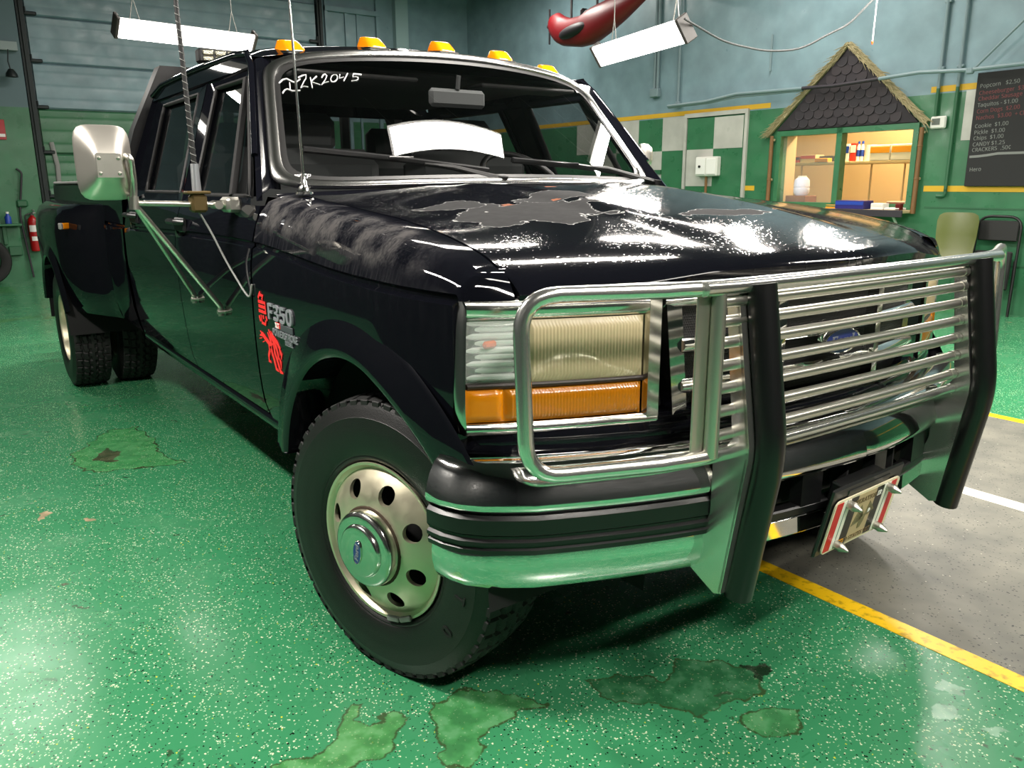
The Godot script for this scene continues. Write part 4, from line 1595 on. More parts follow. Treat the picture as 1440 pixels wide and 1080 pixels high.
func headlight(s: float) -> void:
	var o := group_under(truck, "headlight")
	var f := func(b: MB, xa: float, xb: float, y0: float, y1: float, o0: float, o1: float, c := 0.006, n := 0) -> void:
		fbox(b, s * xa, s * xb, y0, y1, o0, o1, c, n)
	# bright frame
	var b := MB.new()
	f.call(b, 0.548, 0.940, 1.052, 1.094, -0.06, 0.012, 0.012)
	f.call(b, 0.548, 0.945, 0.803, 0.828, -0.06, 0.014, 0.008)
	f.call(b, 0.545, 0.572, 0.806, 1.090, -0.06, 0.013, 0.008)
	var side := []
	for k in 12:   # the frame's outer end wraps round to the fender
		var y := 0.805 + 0.289 * k / 11.0
		var lean := 0.012 * (y - 0.95) / 0.145
		var e := 0.010 * pow(absf(y - 0.95) / 0.145, 6.0)
		side.append([V(s * (0.940 - lean * 0.4 - e), y, front_z(0.940) - 0.002), V(s * (0.944 - lean * 0.4 - e), y, front_z(0.944) + 0.012), V(s * (0.950 - lean * 0.4 - e), y, front_z(0.950) + 0.010), V(s * (0.955 - lean * 0.4 - e), y, front_z(0.955) - 0.004), V(s * (0.953 - lean * 0.4 - e), y, front_z(0.953) - 0.02)])
	b.grid(side)
	obj("bezel", b, M.chrome_worn, o, 45)
	var rail := MB.new()
	f.call(rail, 0.57, 0.936, 0.902, 0.914, -0.05, 0.002, 0.004)
	f.call(rail, 0.824, 0.832, 0.91, 1.05, -0.05, 0.0, 0.003)
	obj("divider", rail, mat("divider_brown", Color(0.15, 0.11, 0.09), 0.4) if not M.has("divider_brown") else M.divider_brown, o)
	# main lamp: yellowed lens over a reflector
	var rf := MB.new()
	var rr := []
	for i in 13:
		var row := []
		for j in 25:
			var u := -1.0 + j / 12.0
			var w := -1.0 + i / 6.0
			var x := 0.70 + u * 0.125
			row.append(V(s * x, 0.98 + w * 0.067, front_z(x) - 0.012 - 0.055 * (1.0 - maxf(absf(u), absf(w)) * maxf(absf(u), absf(w)))))
		rr.append(row)
	rf.grid(rr)
	obj("reflector", rf, M.reflector, o, 60)
	var bulb := MB.new()
	bulb.tube([V(s * 0.70, 0.98, front_z(0.7) - 0.07), V(s * 0.70, 0.98, front_z(0.7) - 0.02)], 0.014, 12)
	obj("bulb", bulb, M.clear_lens, o)
	lens(o, s, 0.575, 0.824, 0.914, 1.049, 0.008, 36, M.headlamp_lens, "headlamp_lens", true)
	lens(o, s, 0.832, 0.942, 0.914, 1.052, 0.004, 9, M.clear_lens, "corner_lens", false)
	var cr := MB.new()
	for k in 9:   # stepped bright prisms behind the corner lens
		f.call(cr, 0.834, 0.937, 0.918 + 0.0148 * k, 0.931 + 0.0148 * k, -0.05, -0.018 - 0.006 * (k % 2), 0.004, 3)
	obj("corner_reflector", cr, mat("corner_white", Color(0.86, 0.88, 0.86), 0.25, 0.15) if not M.has("corner_white") else M.corner_white, o)
	var ob := MB.new()
	ob.box(V(s * 0.888, 0.998, front_z(0.888) - 0.010), V(0.034, 0.016, 0.012), 0.005)
	obj("orange_bulb", ob, M.orange_bulb, o)
	lens(o, s, 0.575, 0.865, 0.829, 0.901, 0.006, 44, M.amber_deep, "turn_signal_lens", true)
	lens(o, s, 0.865, 0.946, 0.829, 0.903, 0.006, 2, M.amber, "turn_signal_end", true)


# a lens that follows the nose, moulded with fine flutes (upright) or ridges (level)
func lens(o: Node, s: float, xa: float, xb: float, y0: float, y1: float, out: float, ribs: int, m: Material, called: String, upright: bool) -> void:
	var b := MB.new()
	var rows := []
	var nx := ribs * 4 if upright else 10
	var ny := 8 if upright else ribs * 4
	for i in ny + 1:
		var row := []
		for j in nx + 1:
			var x := lerpf(xa, xb, float(j) / nx)
			var y := lerpf(y0, y1, float(i) / ny)
			var k := j if upright else i
			var edge := minf(minf(x - xa, xb - x), minf(y - y0, y1 - y))
			var rib := (0.0012 if ribs == 36 else 0.0009) * sin(k * PI / 2.0 + 0.4) * smoothstep(0.0, 0.01, edge)
			var drop := 0.012 * (1.0 - smoothstep(0.0, 0.012, edge))
			row.append(V(s * x, y, front_z(x) + out + rib - drop))
		rows.append(row)
	b.grid(rows)
	obj(called, b, m, o, 70)


func grille() -> void:
	var o := group_under(truck, "grille")
	var fr := MB.new()
	fbox(fr, -0.532, 0.532, 1.062, 1.090, -0.05, 0.008, 0.01)
	fbox(fr, -0.500, 0.500, 0.768, 0.792, -0.05, 0.006, 0.008)
	for s in [-1.0, 1.0]:
		var pr := []
		for k in 9:
			var t := k / 8.0
			var x := lerpf(0.500, 0.532, t)
			var y := lerpf(0.768, 1.09, t)
			pr.append([V(s * (x - 0.062), y, front_z(x) - 0.03), V(s * (x - 0.050), y, front_z(x) + 0.004), V(s * x, y, front_z(x) + 0.008), V(s * (x + 0.006), y, front_z(x) - 0.05)])
		fr.grid(pr)
	obj("grille_frame", fr, M.chrome, o, 45)
	var bars := MB.new()
	for y in [0.972, 0.878]:
		fbox(bars, -0.478, 0.478, y - 0.017, y + 0.017, -0.04, 0.004, 0.012)
	for x in [-0.205, 0.205]:
		fbox(bars, x - 0.014, x + 0.014, 0.785, 1.07, -0.04, 0.003, 0.010, 1)
	obj("grille_bars", bars, M.chrome, o, 45)
	var sc := MB.new()
	var rows := []
	for i in 2:
		var row := []
		for j in 21:
			var x := -0.52 + 1.04 * j / 20.0
			row.append(V(x, 0.78 + 0.30 * i, front_z(x) - 0.028))
		rows.append(row)
	sc.grid(rows)
	obj("mesh_screen", sc, M.mesh_black, o)
	oval_badge(o, Transform3D(Basis.IDENTITY, V(0.0, 0.943, 0.716)), 0.074, 0.032)


# oval emblem facing local +z: bright rim, blue field, white script
func oval_badge(parent: Node, xf: Transform3D, a: float, b: float) -> void:
	var rim := MB.new()
	var rows := []
	for p in [[1.0, -0.02], [1.0, 0.006], [0.975, 0.009], [0.93, 0.006]]:
		var row := []
		for k in 40:
			var an := TAU * k / 40.0
			row.append(xf * V(a * p[0] * cos(an), b * (p[0] - (1.0 - p[0]) * 0.6) * sin(an), p[1] * a / 0.088))
		rows.append(row)
	rim.grid(rows, true)
	var r := obj("badge", rim, M.chrome, parent, 50)
	var f := MB.new()
	f.cap(rows[3], xf * V(0, 0, -1))
	obj("blue_field", f, M.badge_blue, r)
	var t := put("lettering", text_mesh("Ford", b * 0.80, 0.0010, true, true), M.silver_paint, r)
	t.transform = xf * Transform3D(Basis(Vector3(1.15, 0, 0), Vector3(0.30, 1, 0), Vector3(0, 0, 1)), V(0, 0, 0.0070 * a / 0.088))


# the bumper's path from the middle out to its end, as [x, z, outward x, outward z]
func bumper_path() -> Array:
	var pts := []
	for k in 25:
		var x := 0.86 * k / 24.0
		pts.append(Vector2(x, 0.79 - 0.27 * x * x))
	for p in [[0.905, 0.560], [0.945, 0.530], [0.975, 0.495], [0.993, 0.455], [1.0, 0.415]]:
		pts.append(Vector2(p[0], p[1]))
	var out := []
	for i in pts.size():
		var d: Vector2 = (pts[mini(i + 1, pts.size() - 1)] - pts[maxi(i - 1, 0)]).normalized()
		out.append([pts[i].x, pts[i].y, -d.y, d.x])
	return out


# sweeps a profile of (outward, y) along both sides of the bumper between two path positions
func bumper_sweep(b: MB, prof: Array, i0 := 0, sides := [-1.0, 1.0], capped := true) -> void:
	var path := bumper_path()
	for s: float in sides:
		var rows := []
		for i in range(i0, path.size()):
			var q: Array = path[i]
			var row := []
			for p in prof:
				row.append(V(s * (q[0] + q[2] * p[0]), p[1], q[1] + q[3] * p[0]))
			if s < 0:
				row.reverse()
			rows.append(row)
		b.grid(rows)
		if capped:
			var e: Array = rows[rows.size() - 1]
			b.cap(e, rows[rows.size() - 2][0])


func bumper() -> void:
	var o := group_under(truck, "front_bumper")
	var c := MB.new()
	bumper_sweep(c, [[-0.085, 0.762], [-0.05, 0.768], [-0.022, 0.762], [-0.002, 0.747], [0.012, 0.724], [0.021, 0.700], [0.026, 0.679], [0.025, 0.667], [0.016, 0.656], [-0.005, 0.651]])
	obj("chrome_bar", c, M.chrome, o, 45)
	var rub := [[-0.01, 0.655], [0.016, 0.653], [0.024, 0.645], [0.024, 0.612], [0.018, 0.607], [0.018, 0.601], [0.025, 0.596], [0.025, 0.588], [0.018, 0.586], [0.018, 0.581], [0.023, 0.577], [0.021, 0.566], [0.008, 0.562], [-0.02, 0.56]]
	var low := [[-0.01, 0.566], [0.010, 0.562], [0.013, 0.545], [0.012, 0.520], [0.006, 0.496], [-0.004, 0.478], [-0.02, 0.468], [-0.06, 0.464]]
	for s: float in [-1.0, 1.0]:
		var r := MB.new()
		bumper_sweep(r, rub, 13, [s])
		obj("rub_strip", r, M.black_plastic, o, 30)
		var lo := MB.new()
		bumper_sweep(lo, low, 13, [s])
		obj("lower_chrome", lo, M.chrome, o, 45)
	# middle: black panel with air slots above a narrow bright lip
	var m := MB.new()
	fb2(m, -0.47, 0.47, 0.662, 0.690, -0.03, 0.006)
	fb2(m, -0.47, 0.47, 0.548, 0.572, -0.03, 0.004)
	for x in [[-0.47, -0.375], [-0.205, -0.135], [0.085, 0.145], [0.315, 0.47]]:
		fb2(m, x[0], x[1], 0.565, 0.67, -0.03, 0.003)
	obj("air_panel", m, M.black_plastic, o)
	var d := MB.new()
	fb2(d, -0.46, 0.46, 0.55, 0.68, -0.09, -0.07)  # dark sheet standing in for the shade behind the slots
	for x in [-0.31, 0.0, 0.24]:
		fb2(d, x - 0.004, x + 0.004, 0.565, 0.67, -0.08, -0.02)
	obj("slot_back", d, M.dark, o)
	var lip := MB.new()
	fb2(lip, -0.47, 0.47, 0.500, 0.549, -0.04, 0.002)
	obj("chrome_lip", lip, M.chrome, o)
	# narrow brackets that join the corners to the middle
	for s: float in [-1.0, 1.0]:
		var e := MB.new()
		fb2(e, s * 0.452, s * 0.482, 0.468, 0.765, -0.05, 0.012)
		obj("joint_bracket", e, M.chrome, o)


func fb2(b: MB, x0: float, x1: float, y0: float, y1: float, o0: float, o1: float) -> void:
	fbox(b, x0, x1, y0, y1, o0 + 0.09, o1 + 0.09, 0.004)


func guard() -> void:
	var o := group_under(truck, "brush_guard")
	for s: float in [-1.0, 1.0]:
		# upright plate with its knee and lower gusset
		var p := MB.new()
		var prof := PackedVector2Array([Vector2(0.760, 1.128), Vector2(0.790, 1.128), Vector2(0.842, 0.795), Vector2(0.842, 0.765), Vector2(0.792, 0.438), Vector2(0.775, 0.432), Vector2(0.700, 0.47), Vector2(0.752, 0.62), Vector2(0.752, 0.74), Vector2(0.80, 0.80)])
		p.prism(prof, -0.006, 0.006, Transform3D(Basis(Vector3(0, 0, 1), Vector3(0, 1, 0), Vector3(-1, 0, 0)), V(s * 0.490, 0, 0)))
		p.prism(prof, -0.004, 0.004, Transform3D(Basis(Vector3(0, 0, 1), Vector3(0, 1, 0), Vector3(-1, 0, 0)), V(s * 0.428, 0, 0)))
		var front := []
		for q in [[0.790, 1.128], [0.842, 0.795], [0.842, 0.765], [0.792, 0.438]]:
			front.append([V(s * 0.496, q[1], q[0] - 0.006), V(s * 0.496, q[1], q[0] + 0.002), V(s * 0.422, q[1], q[0] + 0.002), V(s * 0.422, q[1], q[0] - 0.006)])
		p.grid(front, true)
		obj("upright", p, M.guard_chrome, o)
		var c := MB.new()
		var path := bend([V(s * 0.452, 1.126, 0.812), V(s * 0.452, 0.785, 0.868), V(s * 0.452, 0.428, 0.808)], 0.06)
		c.tube(path, 0.032, 16)
		obj("black_cushion", c, M.cushion, o, 50)
		# wing loop in front of the lamp
		var w := MB.new()
		w.tube(bend([V(s * 0.44, 1.124, 0.800), V(s * 0.60, 1.124, 0.785), V(s * 0.940, 1.124, 0.650), V(s * 0.933, 0.768, 0.664), V(s * 0.60, 0.770, 0.785), V(s * 0.455, 0.770, 0.79)], 0.075), 0.0165, 12)
		obj("wing_tube", w, M.guard_chrome, o, 50)
		if s > 0:
			var e := MB.new()
			e.box(V(0.934, 0.95, 0.625), V(0.005, 0.31, 0.07), 0.002)
			obj("end_plate", e, M.steel, o)
		var v := MB.new()
		v.box(V(s * 0.580, 0.948, 0.777), V(0.040, 0.345, 0.006), 0.002)
		v.tube([V(s * 0.553, 1.122, 0.792), V(s * 0.553, 0.770, 0.792)], 0.0155, 12)
		obj("wing_upright", v, M.steel, o, 50)
	var tr := MB.new()
	var path := []
	for k in 17:
		var x := -0.60 + 1.2 * k / 16.0
		path.append(V(x, 1.125, 0.793 + 0.02 * (1.0 - pow(x / 0.6, 2.0))))
	tr.tube(path, 0.0165, 12)
	obj("top_rail", tr, M.guard_chrome, o, 50)
	for y in [1.094, 1.054, 1.010, 0.962, 0.914, 0.865, 0.813, 0.772]:
		var b := MB.new()
		path = []
		for k in 17:
			var x := -0.555 + 1.11 * k / 16.0
			path.append(V(x, y, 0.790 + 0.012 * (1.0 - pow(x / 0.555, 2.0))))
		b.tube(path, 0.0125, 10)
		for s in [-1.0, 1.0]:
			b.tube([V(s * 0.40, y, 0.795), V(s * 0.42, y, 0.795)], 0.0145, 10)
		obj("cross_bar", b, M.steel if y > 0.78 else M.guard_chrome, o, 50)


func plate() -> void:
	var o := group_under(truck, "front_plate")
	o.position = V(-0.006, 0.515, 0.823)
	o.rotation = Vector3(0.21, 0.05, 0)
	var bk := MB.new()
	bk.box(V(0, 0.012, -0.012), V(0.335, 0.19, 0.010), 0.004)
	bk.box(V(0, 0.07, -0.03), V(0.20, 0.05, 0.05), 0.004)
	obj("plate_holder", bk, M.black_plastic, o)
	var w := 0.152
	var h := 0.0755
	var rect := PackedVector2Array()
	for c in [[1, 1], [-1, 1], [-1, -1], [1, -1]]:
		for k in 5:
			var an: float = (PI / 2) * k / 4.0 + {"11": 0.0, "-11": PI / 2, "-1-1": PI, "1-1": PI * 1.5}["%d%d" % c]
			rect.append(Vector2(c[0] * (w - 0.016) + 0.016 * cos(an), c[1] * (h - 0.016) + 0.016 * sin(an)))
	var pl := MB.new()
	pl.prism(rect, -0.004, 0.0, Transform3D.IDENTITY)
	obj("plate_blank", pl, mat("plate_cream", Color(0.83, 0.80, 0.68), 0.35), o)
	# printed bands: red, white, green, white, black, tan, and the same again outwards
	var bands := [[-0.146, -0.118, Color(0.75, 0.08, 0.07)], [-0.118, -0.103, Color(0.88, 0.87, 0.82)], [-0.103, -0.099, Color(0.05, 0.36, 0.30)], [-0.099, -0.084, Color(0.88, 0.87, 0.82)], [-0.084, -0.048, Color(0.09, 0.08, 0.07)], [-0.048, 0.038, Color(0.68, 0.60, 0.45)]]
	for k in 5:
		var m: Array = bands[4 - k]
		bands.append([-0.010 - m[1], -0.010 - m[0], m[2]])
	var print_bands := Node3D.new()
	for b in bands:
		var q := MB.new()
		q.span(V(b[0], -h + 0.006, -0.001), V(b[1], h - 0.006, 0.0008))
		obj("printed_band", q, mat("band_%d" % (M.size()), b[2], 0.4), o)
	var put_text := func(s: String, x: float, y: float, sz: float, m: Material) -> void:
		var t := put("printed_text", text_mesh(s, sz, 0.001, true, true), m, o)
		t.position = V(x, y, 0.0012)
	put_text.call("OPERATION", -0.012, 0.050, 0.0135, mat("print_brown", Color(0.40, 0.33, 0.22), 0.6))
	put_text.call("IR", 0.056, 0.050, 0.0135, M.white)
	put_text.call("TED STATES VET", -0.004, -0.058, 0.0120, M.print_brown)
	put_text.call("ED", -0.072, -0.058, 0.0130, M.box_yellow)
	# eagle with raised wings
	var e := MB.new()
	var at := func(pts: Array) -> PackedVector2Array:
		var r := PackedVector2Array()
		for p in pts:
			r.append(Vector2(p[0] * 0.001, p[1] * 0.001))
		return r
	e.prism(at.call([[-6, -38], [4, -36], [12, -20], [16, -4], [22, 2], [26, 10], [20, 14], [13, 10], [8, 2], [-2, -6], [-10, -22]]), 0.0, 0.0022)
	for k in 6:
		e.prism(at.call([[4 - k, 2 - 2 * k], [-18 - 4 * k, 34 - 9 * k], [-24 - 4 * k, 28 - 10 * k], [-2 - k, -6 - 2 * k]]), 0.0, 0.0020)
		e.prism(at.call([[12 + k, 6 - k], [20 + 5 * k, 36 - 5 * k], [26 + 5 * k, 30 - 5 * k], [16 + k, 0 - k]]), 0.0, 0.0020)
	obj("printed_eagle", e, mat("print_olive", Color(0.42, 0.40, 0.27), 0.5), o)
	var hd := MB.new()
	hd.prism(at.call([[20, 2], [27, 3], [32, 8], [27, 14], [20, 13]]), 0.0, 0.0026)
	obj("eagle_head", hd, M.white, o)
	for sx in [-1.0, 1.0]:
		for sy in [-1.0, 1.0]:
			var k := MB.new()
			k.lathe([Vector2(0, 0.011), Vector2(0.012, 0.011), Vector2(0.016, 0.0125), Vector2(0.022, 0.010), Vector2(0.036, 0.003), Vector2(0.038, 0.0001)], Transform3D(Basis(Vector3(0, 0, 1), Vector3(0, 1, 0), Vector3(-1, 0, 0)), V(sx * 0.094, sy * 0.058, 0.0)), 16)
			obj("spike_bolt", k, mat("spike_metal", Color(0.72, 0.70, 0.66), 0.35, 0.9) if not M.has("spike_metal") else M.spike_metal, o, 50)


# ---------------------------------------------------------------- wheels
func tire_mesh() -> Array:
	# side walls and shoulders, turned round x (outer face at +x)
	var sw := MB.new()
	var prof := [Vector2(-0.085, 0.212), Vector2(-0.105, 0.222), Vector2(-0.118, 0.26), Vector2(-0.122, 0.31), Vector2(-0.116, 0.352), Vector2(-0.102, 0.378), Vector2(-0.094, 0.388)]
	var outer := [Vector2(0.098, 0.388), Vector2(0.104, 0.378), Vector2(0.112, 0.362), Vector2(0.118, 0.346), Vector2(0.1195, 0.345), Vector2(0.122, 0.318), Vector2(0.1225, 0.30), Vector2(0.1205, 0.285), Vector2(0.121, 0.282), Vector2(0.119, 0.262), Vector2(0.114, 0.245), Vector2(0.110, 0.240), Vector2(0.111, 0.236), Vector2(0.105, 0.226), Vector2(0.094, 0.219), Vector2(0.085, 0.212)]
	sw.lathe(prof, Transform3D.IDENTITY, 72)
	sw.lathe(outer, Transform3D.IDENTITY, 72)
	# tread: ribs cut by zigzag grooves and cross slots
	var tr := MB.new()
	var n := 336
	var rows := []
	var xs := []
	for i in 31:
		xs.append(lerpf(-0.104, 0.104, i / 30.0))
	for x: float in xs:
		var row := []
		for j in n:
			var an := TAU * j / n
			var ph := fposmod(float(j) / 8.0, 1.0)
			var zig := 0.006 * (1.0 if ph < 0.5 else -1.0)
			var r := 0.3985 - 0.010 * pow(absf(x) / 0.104, 3.0)
			var groove := false
			for gx in [-0.062, -0.022, 0.022, 0.062]:
				groove = groove or absf(x - gx - zig * (1.0 if absf(gx) < 0.05 else 0.5)) < 0.0052
			var slot := (j + (3 if x > 0 else 0)) % 8 == 0
			if absf(x) > 0.066 and slot:
				groove = true
			elif absf(x) < 0.06 and absf(x) > 0.026 and (j + 4) % 8 == 0:
				groove = true
			if groove:
				r -= 0.010
			row.append(V(x, r * cos(an), r * sin(an)))
		rows.append(row)
	tr.grid(rows, true)
	# shoulder lugs that reach down the outer wall
	for k in 56:
		var an := TAU * k / 56.0
		var xf := Transform3D(Basis(Vector3.RIGHT, an), Vector3.ZERO)
		tr.box(V(0.1000, 0.3815, 0), V(0.010, 0.018, 0.030), 0.003, xf)
		tr.box(V(-0.1000, 0.3815, 0), V(0.010, 0.018, 0.030), 0.003, xf)
	return [sw.mesh(40), tr.mesh(25)]


func rim_face(b: MB, prof: Callable, r0: float, r1: float, holes: int, rh: float, rc: float, phase: float) -> void:
	# a disc from r0 to r1 with a ring of round holes; prof gives the bulge at a radius
	var n := 24
	for k in holes:
		var a0 := TAU * (k - 0.5) / holes + phase
		var a1 := TAU * (k + 0.5) / holes + phase
		var am := (a0 + a1) / 2.0
		var pt := func(r: float, a: float) -> Vector3: return V(prof.call(r), r * cos(a), r * sin(a))
		var edge := []
		for j in 6: edge.append(pt.call(r0, lerpf(a0, a1, j / 6.0)))
		for j in 6: edge.append(pt.call(lerpf(r0, r1, j / 6.0), a1))
		for j in 6: edge.append(pt.call(r1, lerpf(a1, a0, j / 6.0)))
		for j in 6: edge.append(pt.call(lerpf(r1, r0, j / 6.0), a0))
		var rows := [edge]
		for m in [0.5, 1.0]:
			var row := []
			for j in n:
				var e: Vector3 = edge[j]
				var er := Vector2(e.y, e.z).length()
				var ea := atan2(e.z, e.y)
				var d := Vector2(er - rc, wrapf(ea - am, -PI, PI) * rc)
				var h := d.normalized() * rh
				var q := d.lerp(h, m)
				row.append(pt.call(rc + q.x, am + q.y / rc))
			rows.append(row)
		var back := []
		for p: Vector3 in rows[2]:
			back.append(p + V(-0.012, 0, 0))
		rows.append(back)
		b.grid(rows, true)


func wheels() -> void:
	var tm := tire_mesh()
	# front: convex disc with eight round holes and a tall hub cap; local +x is outwards
	var rim := MB.new()
	rim.lathe([Vector2(-0.085, 0.205), Vector2(0.09, 0.205), Vector2(0.098, 0.213), Vector2(0.106, 0.2215), Vector2(0.110, 0.221), Vector2(0.109, 0.214), Vector2(0.100, 0.207), Vector2(0.098, 0.203)], Transform3D.IDENTITY, 64)
	var face := func(r: float) -> float: return 0.142 - 0.045 * pow((r - 0.10) / 0.105, 2.0)
	rim_face(rim, face, 0.100, 0.204, 8, 0.0255, 0.157, PI / 8.0)
	var rim_m := rim.mesh(40)
	var ring := MB.new()   # grime round the hub
	ring.lathe([Vector2(0.1405, 0.112), Vector2(0.1435, 0.109), Vector2(0.144, 0.098)], Transform3D.IDENTITY, 40)
	var ring_m := ring.mesh()
	var cap := MB.new()
	cap.lathe([Vector2(0.138, 0.1055), Vector2(0.166, 0.104), Vector2(0.173, 0.100), Vector2(0.176, 0.092), Vector2(0.177, 0.073), Vector2(0.184, 0.071), Vector2(0.188, 0.066), Vector2(0.189, 0.04), Vector2(0.1895, 0.0001)], Transform3D.IDENTITY, 56)
	var cap_m := cap.mesh(40)
	var drum := MB.new()
	drum.lathe([Vector2(0.06, 0.20), Vector2(0.075, 0.18), Vector2(0.08, 0.0001)], Transform3D.IDENTITY, 32)
	var drum_m := drum.mesh()
	for s: float in [-1.0, 1.0]:
		var w := group_under(truck, "front_wheel")
		# steered: the outer face of the near wheel turns towards the nose
		var st := 0.2898
		var out := V(s * cos(st), 0, sin(st) * (-s))
		var b := Basis(out, V(0, 1, 0), out.cross(V(0, 1, 0)))
		w.transform = Transform3D(b, V(s * 0.9434, 0.3925, 0.0145 * 1.0) - out * 0.107)
		put("tire_wall", tm[0], M.rubber, w)
		put("tread", tm[1], M.tread_rubber, w)
		var spin := Transform3D(Basis(Vector3.RIGHT, 0.06), Vector3.ZERO)
		put("rim", rim_m, M.alloy, w, spin)
		put("hub_grime", ring_m, M.rust, w)
		put("hub_cap", cap_m, M.chrome_worn, w)
		put("brake_drum", drum_m, M.dark, w)
		oval_badge(w, Transform3D(Basis(Vector3(0, 0, -1), Vector3(0, 1, 0), Vector3(1, 0, 0)) * Basis(Vector3(0, 0, 1), 1.45), V(0.1900, 0, 0)), 0.034, 0.016)
		var wt := MB.new()
		for a in [-2.95, -2.72]:
			var xf := Transform3D(Basis(Vector3.RIGHT, a), Vector3.ZERO)
			wt.box(V(0.112, 0.217, 0), V(0.012, 0.016, 0.045), 0.003, xf)
		obj("balance_weight", wt, M.grey_plastic, w)
		for q in [["T", -1.79], ["0", -2.18]]:
			var t := put("raised_letter", text_mesh(q[0], 0.034, 0.004, false, true), M.tread_rubber, w)
			t.transform = Transform3D(Basis(Vector3.RIGHT, q[1]), Vector3.ZERO) * Transform3D(Basis(Vector3(0, 0, -1), Vector3(0, 1, 0), Vector3(1, 0, 0)), V(0.1225, 0.302, 0))
	# rear pairs: deep dished discs
	var dish := MB.new()
	dish.lathe([Vector2(0.10, 0.221), Vector2(0.106, 0.2215), Vector2(0.108, 0.216), Vector2(0.095, 0.206), Vector2(-0.01, 0.200), Vector2(-0.02, 0.17), Vector2(-0.03, 0.10), Vector2(0.02, 0.09), Vector2(0.04, 0.08), Vector2(0.045, 0.0001)], Transform3D.IDENTITY, 56)
	var dish_m := dish.mesh(40)
	for s: float in [-1.0, 1.0]:
		for x in [1.06, 0.775]:
			var w := group_under(truck, "rear_wheel")
			var out := V(s, 0, 0)
			w.transform = Transform3D(Basis(out, V(0, 1, 0), out.cross(V(0, 1, 0))), V(s * x, 0.3925, -4.28))
			put("tire_wall", tm[0], M.rubber, w)
			put("tread", tm[1], M.tread_rubber, w)
			put("rim", dish_m, M.alloy, w)


func mirrors() -> void:
	for s: float in [-1.0, 1.0]:
		var o := group_under(truck, "side_mirror")
		if s > 0:
			small_mirror(o)
			continue
		var c := V(s * 1.348, 1.393, -0.94)
		# housing: a pressed bowl that narrows to a bolted plate at its front
		var h := MB.new()
		var rows := []
		for p in [[0.070, 0.102, -0.032, 0.0], [0.078, 0.110, -0.032, 0.0], [0.080, 0.112, -0.022, 0.0], [0.077, 0.109, -0.012, 0.0], [0.064, 0.094, 0.010, -0.002], [0.046, 0.062, 0.045, -0.006], [0.036, 0.036, 0.062, -0.010]]:
			var row := []
			for k in 48:
				var an := TAU * (k + 0.5) / 48.0
				var m := pow(pow(absf(cos(an)), 5.0) + pow(absf(sin(an)), 5.0), -0.2)
				row.append(c + V(p[0] * cos(an) * m, p[1] * sin(an) * m + p[3], p[2]))
			rows.append(row)
		h.grid(rows, true)
		h.cap(rows[6], c)
		obj("housing", h, M.mirror_steel, o, 34)
		var g := MB.new()
		g.cap(rows[0], c + V(0, 0, 1))
		obj("mirror_glass", g, M.chrome, o)
		var pl := MB.new()
		pl.box(c + V(0, -0.010, 0.064), V(0.072, 0.072, 0.005), 0.002)
		obj("bolt_plate", pl, M.steel, o)
		for bx in [-1.0, 1.0]:
			for by in [-1.0, 1.0]:
				var bo := MB.new()
				bo.lathe([Vector2(0.066, 0.0055), Vector2(0.070, 0.005), Vector2(0.0725, 0.0001)], Transform3D(Basis(Vector3(0, 0, 1), Vector3(0, 1, 0), Vector3(-1, 0, 0)), c + V(bx * 0.026, -0.010 + by * 0.022, 0.0)), 12)
				obj("bolt", bo, M.steel, o)
		var j := V(s * 1.283, 1.272, -0.925)
		var arm := MB.new()
		arm.tube(bend([c + V(-s * 0.045, 0.018, 0.03), c + V(-s * 0.062, 0.016, 0.055), j + V(-s * 0.006, 0.06, 0.005), j], 0.035), 0.0105, 10)
		arm.tube([j + V(s * 0.01, 0, 0), V(s * 0.99, 1.262, -0.925)], 0.009, 10)
		arm.tube([j + V(0, -0.02, 0), j + V(0, 0.02, 0)], 0.016, 10)
		obj("mirror_arm", arm, M.steel, o, 50)
		for e in [V(s * 1.015, 0.915, -1.40), V(s * 1.015, 0.910, -1.05)]:
			var br := MB.new()
			br.tube([j, e], 0.0095, 8)
			br.tube([e, e + V(0, -0.035, 0)], 0.010, 8, false, true, 0.4)
			br.tube([e + V(s * 0.012, -0.02, 0), e + V(-s * 0.02, -0.02, 0)], 0.008, 8)
			obj("brace", br, M.steel, o, 50)
		var ft := MB.new()
		ft.box(V(s * 0.985, 1.262, -0.925), V(0.05, 0.05, 0.09), 0.01)
		ft.tube([V(s * 1.03, 1.262, -0.90), V(s * 1.03, 1.262, -0.97)], 0.014, 10)
		obj("door_bracket", ft, M.steel, o)


